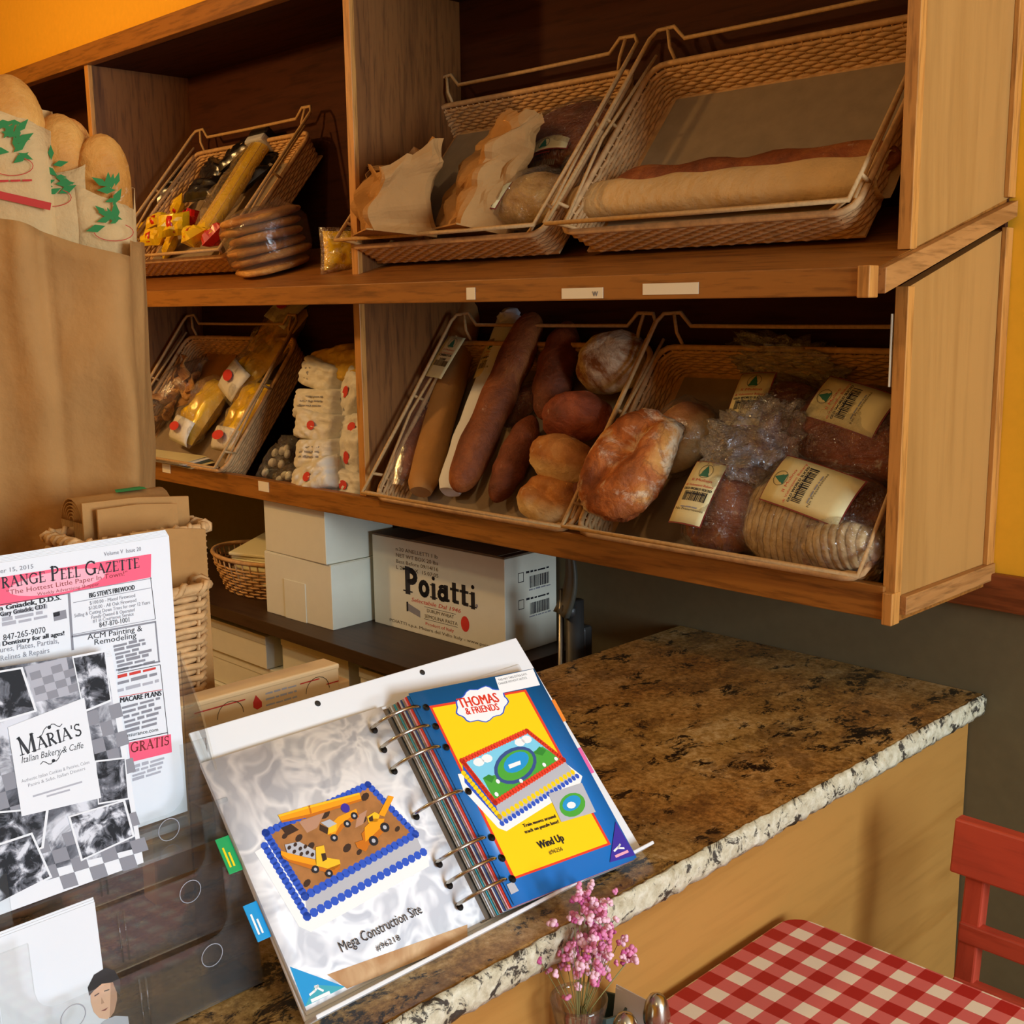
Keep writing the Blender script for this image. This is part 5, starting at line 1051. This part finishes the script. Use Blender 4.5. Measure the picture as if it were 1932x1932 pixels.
for i, (a_, b_) in enumerate((((40, 1477), (168, 1440)), ((52, 1485), (160, 1452)), ((62, 1502), (153, 1475)), ((88, 1502), (130, 1490)))): (tx(('Authentic Italian Cookies & Pastries, Cakes', 'Panini & Subs, Italian Dinners')[i], a_, b_, .0042, 'ink_grey') if i < 2 else pg.line([uv(*a_), uv(*b_)], .0016, 'ink_pale'))
pg.build('print', t)
# white flyer with a portrait in the lowest tier
t = paper_stack('flyer', 'white flyer with a dark-haired portrait photo in the lowest tier', 'leaflet', .415, .15, -.945, .9055, .125, .10, 3, .0008)
uv = paper_uv(t.matrix_world); pg = Page(lambda u, v, h: (h, u, v)); w_ = uv(180, 1850); c_ = uv(198, 1870)
plain('skin_shade', '#b98a6c', .6)
def P_(*q): return [(c_[0] + x, c_[1] + y) for x, y in q]
pg.poly(P_((-.013, .006), (-.014, -.004), (-.0125, -.014), (-.008, -.022), (-.001, -.026), (.006, -.022), (.010, -.012), (.011, .002), (.004, .012), (-.008, .012)), 'skin_print'); pg.up()
pg.poly(P_((.001, -.026), (.006, -.022), (.010, -.012), (.011, .002), (.006, .006), (.004, -.008)), 'skin_shade'); pg.up()
pg.poly(P_((-.0145, .002), (-.015, .010), (-.008, .019), (.003, .021), (.011, .015), (.015, .004), (.013, -.010), (.010, -.004), (.008, .005), (-.002, .008), (-.010, .005)), 'hair_print'); pg.up()
pg.poly(P_((-.010, .0005), (-.0055, .0012), (-.0055, .0002), (-.010, -.0008)), 'hair_print'); pg.poly(P_((-.001, .001), (.004, .0004), (.004, -.0006), (-.001, 0)), 'hair_print'); pg.poly(P_((-.006, -.016), (.001, -.0155), (-.002, -.0175)), 'maroon'); pg.poly(P_((-.004, -.004), (-.002, -.010), (-.005, -.010)), 'skin_shade')
pg.poly(P_((-.016, -.031), (-.004, -.026), (.006, -.026), (.018, -.032), (.018, -.045), (-.016, -.045)), 'print_grey'); pg.up()
pg.build('portrait_print', t); pg = Page(lambda u, v, h: (h, u, v))
for q in range(2): pg.greek(-.14, c_[0] - .04, c_[1] - .02 - .014 * q, .006, 'ink_pale', rs)
pg.build('print', t)

# ------------------------------------------------------------------ white book stand with the ring binder of cake pictures
SO = Vector((-.835, .545, .905)); SU = Vector((0, 1, 0)); SV = Vector((-.195, 0, .23)).normalized(); SN = SU.cross(SV); SM = frame(SO, SU, SV, SN)
t = thing('book_stand', 'white sheet book stand with two holes along its top edge', 'stand', SM)
m = MB(); poly = [(.004, 0), (.488, 0), (.472, .297), (.010, .297)]
def flat(z): return lambda u, v: (u, v, z)
m.prism(poly, flat(-.004), flat(0)); pn = obj('panel', m, 'white_plastic', t, .001)
obj('lip', MB().box((.004, -.004, -.004), (.490, 0.0, .022)), 'white_plastic', t, .001)
for u, v in ((.1615, .288), (.3105, .288)): m = MB(); m.lathe([(.003, 0), (.0035, .0006), (.002, .0008)], 14, (u, v, 0)); obj('hole', m, 'dark_plastic', pn)
for u in (.08, .40): m = MB(); m.prism([(.02, -.004), (.26, -.004), (.02, -.16)], lambda v, n_, u=u: (u - .002, v, n_), lambda v, n_, u=u: (u + .002, v, n_)); obj('strut', m, 'white_plastic', t)
B = thing('ring_binder', 'open ring binder showing two printed cake pages on the white stand', 'binder', SM @ T(0, 0, .0006))
def bp(px, py, h): p = SM.inverted() @ atp(px, py, SM @ Vector((0, 0, h)), SN); return (p.x, p.y)
obj('cover', MB().box((.006, .004, 0), (.452, .262, .0022)), 'white_plastic', B, .001); obj('spine_plate', MB().box((.226, .006, .0022), (.246, .258, .0042)), 'steel', B, .001)
def lp(u, v, h=0): return Vector((u, v, .0072 + h))      # left page
for i in range(4): m = MB(); m.grid(10, 2, lambda a, b: lp(.005 + (.224 - .001 * i) * a, .008 + .253 * b, -.0006 * (i + 1)), smooth=True); obj('page', m, 'paper', B, solid=.0003)
m = MB(); m.grid(14, 2, lambda a, b: lp(.005 + .225 * a, .008 + .253 * b), smooth=True); LP = obj('page', m, 'icing_print', B, solid=.0003); LP['label'] = 'left page with the digger cake picture'
pg = Page(lp); Hh = .006
def L_(px, py): return bp(px, py, Hh)
def scal(p, q, n, r, m_): 
    for i in range(n + 1): f = i / n; pg.disc(p[0] + (q[0] - p[0]) * f, p[1] + (q[1] - p[1]) * f, r, m_, 8)
def c2(x, y): return L_(350 + x / 2.64, 1200 + y / 2.64)
pg.poly([c2(700, 1690), c2(1399, 1440), c2(1399, 1520), c2(800, 1760)], 'brown_wash'); pg.up()
pg.poly([c2(515, 1650), c2(590, 1850), c2(790, 1750)], 'cyan_tab'); pg.up(); pg.poly([c2(590, 1850), c2(640, 1740), c2(790, 1750)], 'teal_tab'); pg.up(); pg.line([c2(615, 1790), c2(640, 1770), c2(655, 1745), c2(640, 1750), c2(680, 1770)], .002, 'cloud_white'); pg.line([c2(625, 1820), c2(710, 1780)], .003, 'cloud_white')
pg.poly([c2(340, 1080), c2(560, 1450), c2(620, 1478), c2(1210, 1150), c2(1200, 1090), c2(905, 740)], 'cloud_white'); pg.up()
a, b, c, d, e, f, g = c2(395, 985), c2(905, 745), c2(1140, 990), c2(590, 1300), c2(390, 1050), c2(600, 1400), c2(1180, 1080)
pg.poly([a, d, f, e], 'cloud_white'); pg.poly([d, c, g, f], 'print_grey'); pg.up(); scal(e, f, 14, .0042, 'royal'); scal(f, g, 18, .0046, 'royal'); pg.up()
pg.poly([a, b, c, d], 'choc'); pg.up(); scal(a, b, 20, .0042, 'royal'); scal(b, c, 12, .0042, 'royal'); scal(a, d, 14, .0044, 'royal'); scal(d, c, 20, .0046, 'royal'); pg.up()
for (x, y, r) in ((490, 1000, .004), (560, 1010, .005), (620, 1050, .005), (690, 890, .007), (890, 805, .006), (880, 920, .005), (1050, 965, .004), (800, 1060, .006), (600, 1235, .005), (860, 1080, .004)): q = c2(x, y); pg.disc(q[0], q[1], r, 'choc_dark', 9, r * .6, .4)
pg.up()
def pp(m_, *P_): pg.poly([c2(*p) for p in P_], m_)
def wheel(x, y, r=.0042): q = c2(x, y); pg.disc(q[0], q[1], r, 'ink', 12, r * .95); pg.up(); pg.disc(q[0], q[1], r * .42, 'print_grey', 8); pg.up()
pp('choc_dark', (470, 960), (520, 940), (560, 970), (500, 1000)); pp('skin_shade', (560, 930), (690, 880), (650, 960), (600, 985)); pp('skin_shade', (850, 900), (900, 870), (880, 940), (840, 960)); pg.up()
# crane
pp('orange_dark', (690, 985), (760, 920), (850, 880), (860, 905), (780, 960), (740, 1015)); pg.up(); pp('orange_toy', (690, 970), (755, 905), (845, 865), (850, 882), (765, 945), (735, 1000)); pg.up(); wheel(835, 900); wheel(800, 940); wheel(735, 1010)
pp('orange_dark', (470, 925), (620, 890), (870, 815), (872, 826), (622, 905), (474, 935)); pp('orange_toy', (455, 897), (610, 850), (860, 785), (870, 815), (620, 890), (470, 925)); pg.up(); pp('cab_yellow', (455, 897), (610, 850), (860, 785), (862, 795), (612, 862), (460, 907)); pp('orange_dark', (605, 851), (614, 849), (624, 888), (615, 890)); pg.up()
pp('print_grey', (668, 935), (712, 918), (748, 940), (706, 960)); pp('choc_dark', (664, 942), (706, 962), (700, 992), (662, 972)); pp('cab_yellow', (706, 960), (748, 940), (745, 975), (702, 995)); pg.up(); q = c2(790, 862); pg.disc(q[0], q[1], .0052, 'violet', 10); pg.up()
# loader
pp('orange_dark', (870, 990), (930, 925), (990, 930), (985, 975), (935, 1030), (890, 1060)); pg.up(); pp('orange_toy', (885, 960), (930, 915), (985, 915), (975, 950), (925, 1000), (890, 1030)); pp('orange_toy', (955, 895), (1005, 800), (1032, 806), (985, 905)); pp('cab_yellow', (898, 905), (935, 882), (962, 895), (950, 930), (905, 935)); pg.up(); pp('choc_dark', (905, 912), (925, 898), (930, 925), (910, 930)); pp('orange_dark', (838, 1035), (880, 1020), (905, 1055), (892, 1080), (850, 1060)); wheel(986, 958, .0056); wheel(930, 1025, .0056)
# tipper with a load of rubble
pp('orange_dark', (470, 1095), (505, 1118), (640, 1150), (645, 1175), (520, 1135), (480, 1115)); pp('orange_toy', (468, 1075), (500, 1085), (640, 1120), (645, 1152), (505, 1118), (470, 1098)); pg.up(); pp('print_grey', (488, 1045), (560, 1030), (640, 1075), (640, 1118), (500, 1085)); pg.up()
for x, y in ((510, 1060), (540, 1045), (565, 1065), (590, 1055), (600, 1085), (625, 1095), (535, 1080), (570, 1092)): q = c2(x, y); pg.disc(q[0], q[1], .0026, 'choc_dark', 7, .0018, .5)
pg.up(); pp('orange_dark', (640, 1150), (700, 1165), (765, 1140), (762, 1165), (735, 1192), (650, 1172)); pp('cab_yellow', (642, 1058), (682, 1048), (695, 1110), (760, 1120), (766, 1145), (730, 1172), (645, 1150)); pg.up(); pp('choc_dark', (668, 1090), (690, 1086), (698, 1118), (676, 1130)); wheel(640, 1168); wheel(708, 1188)
pg.up(); p0, p1 = L_(642, 1800), L_(796, 1727); pg.text('Mega Construction Site', p0[0], p0[1], .0145, 'ink', width=math.dist(p0, p1), rot=0.5); p0, p1 = L_(709, 1797), L_(754, 1776); pg.text('#96218', p0[0], p0[1], .008, 'ink', width=math.dist(p0, p1))
pg.build('print', LP)
for (u0, v0, u1, v1, m_) in ((-.010, .150, .005, .186, 'green_tab'), (-.010, .082, .005, .118, 'cyan_tab')): 
    tb = obj('index_tab', MB().box((u0, v0, .001), (u1, v1, .002)), m_, B, .0005); p2 = Page(lambda u, v, h: (u, v, .002 + h)); [p2.rect(u0 + .003 + .004 * q, v0 + .006, u0 + .005 + .004 * q, v0 + (.026, .020)[q], 'print_yellow' if m_ == 'green_tab' else 'cloud_white') for q in range(2)]; p2.build('print', tb)
# thick stack of pages on the right, colourful fore-edges towards the rings
cols = ['page_edge', 'paper_edge', 'page_edge', 'teal_tab', 'page_edge', 'maroon', 'paper_edge', 'track', 'page_edge', 'pink_light', 'print_red', 'print_blue']
def rp(u, v, h=0, lvl=1.0): return Vector((u, v - .075 * (u - .25), .004 + (.028 * lvl) * (1 - .25 * max(0, (u - .26) / .19)) + h))
for i in range(12): f = (i + 1) / 13; m = MB(); m.grid(6, 2, lambda a, b: rp(.238 + .014 * f + (.195 - .0) * a, .005 + .252 * b, 0, f)); obj('page', m, cols[i], B, solid=.0012)
m = MB(); m.grid(8, 2, lambda a, b: rp(.253 + .196 * a, .006 + .253 * b), smooth=True); RP = obj('page', m, 'print_blue', B, solid=.0004); RP['label'] = 'right page, blue with a yellow panel and cake picture'
Hh = .031
def R_(px, py): u, v = bp(px, py, .03); return (u, v + .075 * (u - .25))
def c3(x, y): return R_(680 + x / 3.45, 1200 + y / 3.45)
pg = Page(lambda u, v, h: rp(u, v, h)); 
pg.poly([c3(440, 462), c3(1085, 340), c3(1640, 1350), c3(985, 1592)], 'print_red'); pg.up(); pg.poly([c3(462, 474), c3(1075, 356), c3(1618, 1342), c3(995, 1572)], 'print_yellow'); pg.up()
cl = [c3(790 + 165 * math.cos(a) * (1 + .05 * math.cos(9 * a)), 445 + 108 * math.sin(a) * (1 + .08 * math.cos(9 * a)) - 22 * math.cos(a)) for a in [6.2832 * i / 40 for i in range(40)]]; cm = (sum(p[0] for p in cl) / 40, sum(p[1] for p in cl) / 40)
pg.poly([(cm[0] + (p[0] - cm[0]) * 1.06, cm[1] + (p[1] - cm[1]) * 1.06) for p in cl], 'royal'); pg.up(); pg.poly(cl, 'cloud_white'); pg.up()
def t3(s_, a, b, size, m_, bold=0): p0, p1 = c3(*a), c3(*b); pg.text(s_, p0[0], p0[1], size, m_, width=math.dist(p0, p1), rot=math.degrees(math.atan2(p1[1] - p0[1], p1[0] - p0[0])), bold=bold)
t3('THOMAS', (648, 472), (910, 425), .0175, 'print_red', 1); t3('& FRIENDS', (690, 515), (910, 478), .0125, 'print_red', 1)
pg.poly([c3(880, 265), c3(1135, 205), c3(1180, 310), c3(915, 370)], 'cloud_white'); pg.up()
for i, y in enumerate((290, 315)): t3(('THIS MAY TAKE EXTRA DAYS', 'CHANGE WITHOUT NOTICE')[i], (905, y), (1095, y - 45), .004, 'ink')
# cake board, sides and top (toy left out)
pg.poly([c3(625, 905), c3(660, 1010), c3(890, 1255), c3(945, 1275), c3(1440, 960), c3(1455, 905), c3(1330, 810)], 'cloud_white'); pg.up()
a, b, c, d = c3(655, 820), c3(1090, 615), c3(1330, 800), c3(870, 1090); e, f, g = c3(670, 960), c3(915, 1225), c3(1420, 905)
pg.poly([a, d, f, e], 'royal'); pg.poly([d, c, g, f], 'print_grey'); pg.up()
scal(c3(665, 900), c3(900, 1180), 12, .0034, 'print_yellow'); scal(c3(900, 1180), c3(1390, 880), 18, .0034, 'print_yellow'); scal(f, g, 20, .0032, 'royal'); pg.up()
pg.poly([a, b, c, d], 'sky_print'); pg.up(); pg.poly([c3(790, 930), c3(880, 905), c3(960, 850), c3(1060, 790), c3(1130, 750), c3(1190, 715), c3(1325, 800), c3(870, 1080)], 'grass'); pg.up()
for x, y in ((765, 825), (820, 800), (1040, 690), (1085, 670)): q = c3(x, y); pg.disc(q[0], q[1], .008, 'cloud_white', 10, .005)
pg.poly([c3(960, 1010), c3(1080, 930), c3(1200, 890), c3(1300, 830), c3(1325, 802), c3(1050, 975), c3(870, 1075)], 'grass_dark'); pg.poly([c3(790, 930), c3(830, 905), c3(870, 920), c3(850, 960)], 'grass_dark'); pg.poly([c3(1130, 760), c3(1170, 715), c3(1215, 740), c3(1190, 775)], 'grass_dark'); pg.up()
q = c3(1010, 840); pg.disc(q[0], q[1], .036, 'track', 20, .019, .25); pg.up(); pg.disc(q[0], q[1], .031, 'grass', 20, .015, .25); pg.up(); pg.disc(q[0] + .003, q[1] + .003, .022, 'cyan_tab', 16, .010, .25); pg.up(); pg.quad([c3(960, 840), c3(1040, 810), c3(1045, 835), c3(970, 865)], 'cloud_white'); pg.up()
for x, y in ((890, 950), (1045, 945), (1200, 835), (1280, 795), (880, 1035)): q = c3(x, y); pg.disc(q[0], q[1], .0028, 'cloud_white', 7)
scal(a, b, 24, .0034, 'print_red'); scal(b, c, 15, .0034, 'print_red'); scal(c, d, 26, .0036, 'print_red'); scal(a, d, 18, .0036, 'print_red'); pg.up()
pg.poly([c3(1225, 1025), c3(1450, 950), c3(1540, 1140), c3(1310, 1210)], 'print_grey'); pg.up(); q = c3(1385, 1095); pg.disc(q[0], q[1], .022, 'grass', 16, .013, .2); pg.up(); pg.disc(q[0], q[1] + .002, .016, 'cyan_tab', 14, .008, .2); pg.up(); pg.disc(q[0] - .002, q[1], .007, 'cloud_white', 10, .004)
t3('Train moves around', (1060, 1250), (1275, 1180), .0055, 'ink', 1); t3('track on puzzle base!', (1070, 1290), (1295, 1215), .0055, 'ink', 1); t3('Wind Up', (1165, 1390), (1330, 1330), .0125, 'ink', 1); t3('#96256', (1230, 1425), (1320, 1395), .0065, 'ink_brown')
pg.poly([c3(1672, 1200), c3(1800, 1420), c3(1630, 1470)], 'violet'); pg.up(); pg.line([c3(1660, 1395), c3(1690, 1365), c3(1700, 1350), c3(1685, 1375), c3(1725, 1375)], .0022, 'cloud_white'); pg.line([c3(1670, 1430), c3(1750, 1395)], .003, 'pink_light')
pg.quad([c3(940, 1625), c3(985, 1605), c3(1020, 1665), c3(970, 1690)], 'print_grey'); pg.build('print', RP)
for (u0, v0, v1, m_) in ((.449, .170, .200, 'orange_tab'), (.449, .100, .134, 'pink_tab')): obj('index_tab', MB().box((u0 - .004, v0, .022), (u0 + .008, v1, .0232)), m_, B, .0005)
for v in (.240, .216, .190, .136, .081, .057, .033):
    m = MB(); m.tube([(.235 + .031 * math.cos(a), v, .012 + .030 * math.sin(a) if math.sin(a) > -.2 else .006) for a in [math.pi * (-.04 + 1.08 * i / 18) for i in range(19)]], .0021, 8); obj('ring', m, 'chrome', B)
    m = MB(); m.lathe([(.0001, .0), (.0042, .0001)], 12, (.2055, v - .003, .0112 - .0005)); obj('punch_hole', m, 'dark_plastic', B)
    m = MB(); m.lathe([(.0001, .0), (.0042, .0001)], 12, (.2655, v - .003 , .0335)); obj('punch_hole', m, 'dark_plastic', B)

# ------------------------------------------------------------------ things on the table
vp = at(1092, 1886, z=.825); VX_, VY_ = vp.x, vp.y
t = thing('flower_vase', 'clear glass tumbler vase on the table corner', 'vase', T(VX_, VY_, TZ)); m = MB(); pr_ = [(.020, 0), (.022, .004), (.020, .03), (.022, .06), (.030, .095), (.031, .102), (.0295, .102), (.0285, .095), (.0205, .06), (.0185, .03), (.019, .008), (.001, .006)]
m.lathe(pr_, 32); obj('glass', m, 'vase_glass', t); obj('water', (lambda b: (b.lathe([(.001, .007), (.0185, .009), (.0182, .03), (.0195, .05), (.001, .05)], 24), b)[1])(MB()), 'vase_glass', t)
t = thing('flower_bunch', 'bunch of tiny pink dried flowers standing in the glass vase', 'flowers', T(VX_, VY_, TZ + .02)); rf = random.Random(3); pts = []
def fpx(px, py, d): r = ray(px, py).normalized(); return CAM + r * d
dist0 = (Vector((VX_, VY_, TZ + .15)) - CAM).length
clusters = [(1100, 1700, 28, 14), (1140, 1710, 26, 14), (1125, 1735, 40, 16), (1085, 1730, 20, 9), (1140, 1755, 24, 14), (1105, 1765, 40, 14), (1135, 1785, 24, 12), (1090, 1790, 30, 10), (1120, 1810, 40, 18), (1060, 1805, 28, 10), (1150, 1805, 18, 8), (1185, 1805, 18, 10), (1175, 1780, 14, 4), (1025, 1806, 18, 5), (1105, 1835, 35, 12), (1125, 1850, 18, 5), (1035, 1838, 14, 2), (1045, 1740, 8, 2), (1090, 1862, 8, 2), (1070, 1880, 4, 1)]
for cx, cy, sd, n_ in clusters:
    for _ in range(int(n_ * 1.15)): pts.append(fpx(cx + rf.gauss(0, sd * .45), cy + rf.gauss(0, sd * .45), dist0 + rf.gauss(0, .022)))
me3 = []
for k_ in range(3):
    m = MB()
    for q in range(4): a = q * 1.57 + k_; m.ball(lambda d_: Vector((.0022 * math.cos(a) + .0026 * d_.x, .0022 * math.sin(a) + .0026 * d_.y, .0012 * (q % 2) + .0022 * d_.z)), 7, 5)
    me3.append(m.mesh('blossom', ('petal', 'petal_pale', 'petal_deep')[k_]))
inv = t.matrix_world.inverted(); stem = MB()
for i, p in enumerate(pts):
    o = obj('blossom', me3[rf.choice((0, 0, 0, 1, 1, 2))], None, t); o.location = inv @ p; s_ = rf.uniform(.75, 1.35); o.scale = (s_, s_, s_); o.rotation_euler = (rf.uniform(0, 3), rf.uniform(0, 3), rf.uniform(0, 6))
    if i % 5 == 0: l_ = inv @ p; stem.tube([(.008 * rf.uniform(-1, 1), .008 * rf.uniform(-1, 1), 0), (l_.x * .25, l_.y * .25, .07), tuple(l_)], .0005, 3)
o = obj('stems', stem, 'stem_green', t); o['kind'] = 'stuff'
def shaker(px, py, lb):
    p = at(px, py, z=TZ + .088); t = thing('shaker', lb, 'shaker', T(p.x, p.y, TZ), 'metal-topped glass shakers')
    obj('glass', (lambda b: (b.lathe([(.015, 0), (.0165, .004), (.0150, .035), (.0135, .058), (.0125, .058), (.0125, .01), (.001, .008)], 16), b)[1])(MB()), 'vase_glass', t)
    obj('contents', (lambda b: (b.lathe([(.001, .009), (.0122, .0095), (.0122, .04), (.001, .04)], 14), b)[1])(MB()), 'white_card', t)
    obj('metal_cap', (lambda b: (b.lathe([(.0142, .056), (.0148, .060), (.0148, .066), (.0138, .070), (.0125, .078), (.008, .086), (.001, .089)], 20), b)[1])(MB()), 'chrome', t)
shaker(1239, 1876, 'glass shaker with a domed chrome cap beside the gingham squares'); shaker(1180, 1912, 'glass shaker with a domed chrome cap next to the grey dish')
p = at(1205, 1915, z=TZ + .05); t = thing('packet_caddy', 'small caddy of white sugar packets between the two shakers', 'caddy', T(p.x - .012, p.y + .012, TZ))
obj('tray', MB().box((-.03, -.02, 0), (.03, .02, .03)), 'dark_plastic', t, .002)
for i in range(5): obj('sugar_packet', MB().box((-.026, -.015 + i * .006, .004), (.022, -.0135 + i * .006, .066 - .002 * i), RZ(6 * (i % 2)) @ RX(4 * (i - 2))), 'paper' if i < 3 else 'sugar', t)
p = at(1140, 1900, z=TZ + .045); t = thing('candle_dish', 'dark grey octagonal dish beside the vase', 'dish', T(p.x, p.y, TZ)); obj('bowl', (lambda b: (b.lathe([(.022, 0), (.026, .02), (.028, .04), (.028, .048), (.025, .048), (.022, .02), (.001, .012)], 8, smooth=False), b)[1])(MB()), 'green_glass', t)
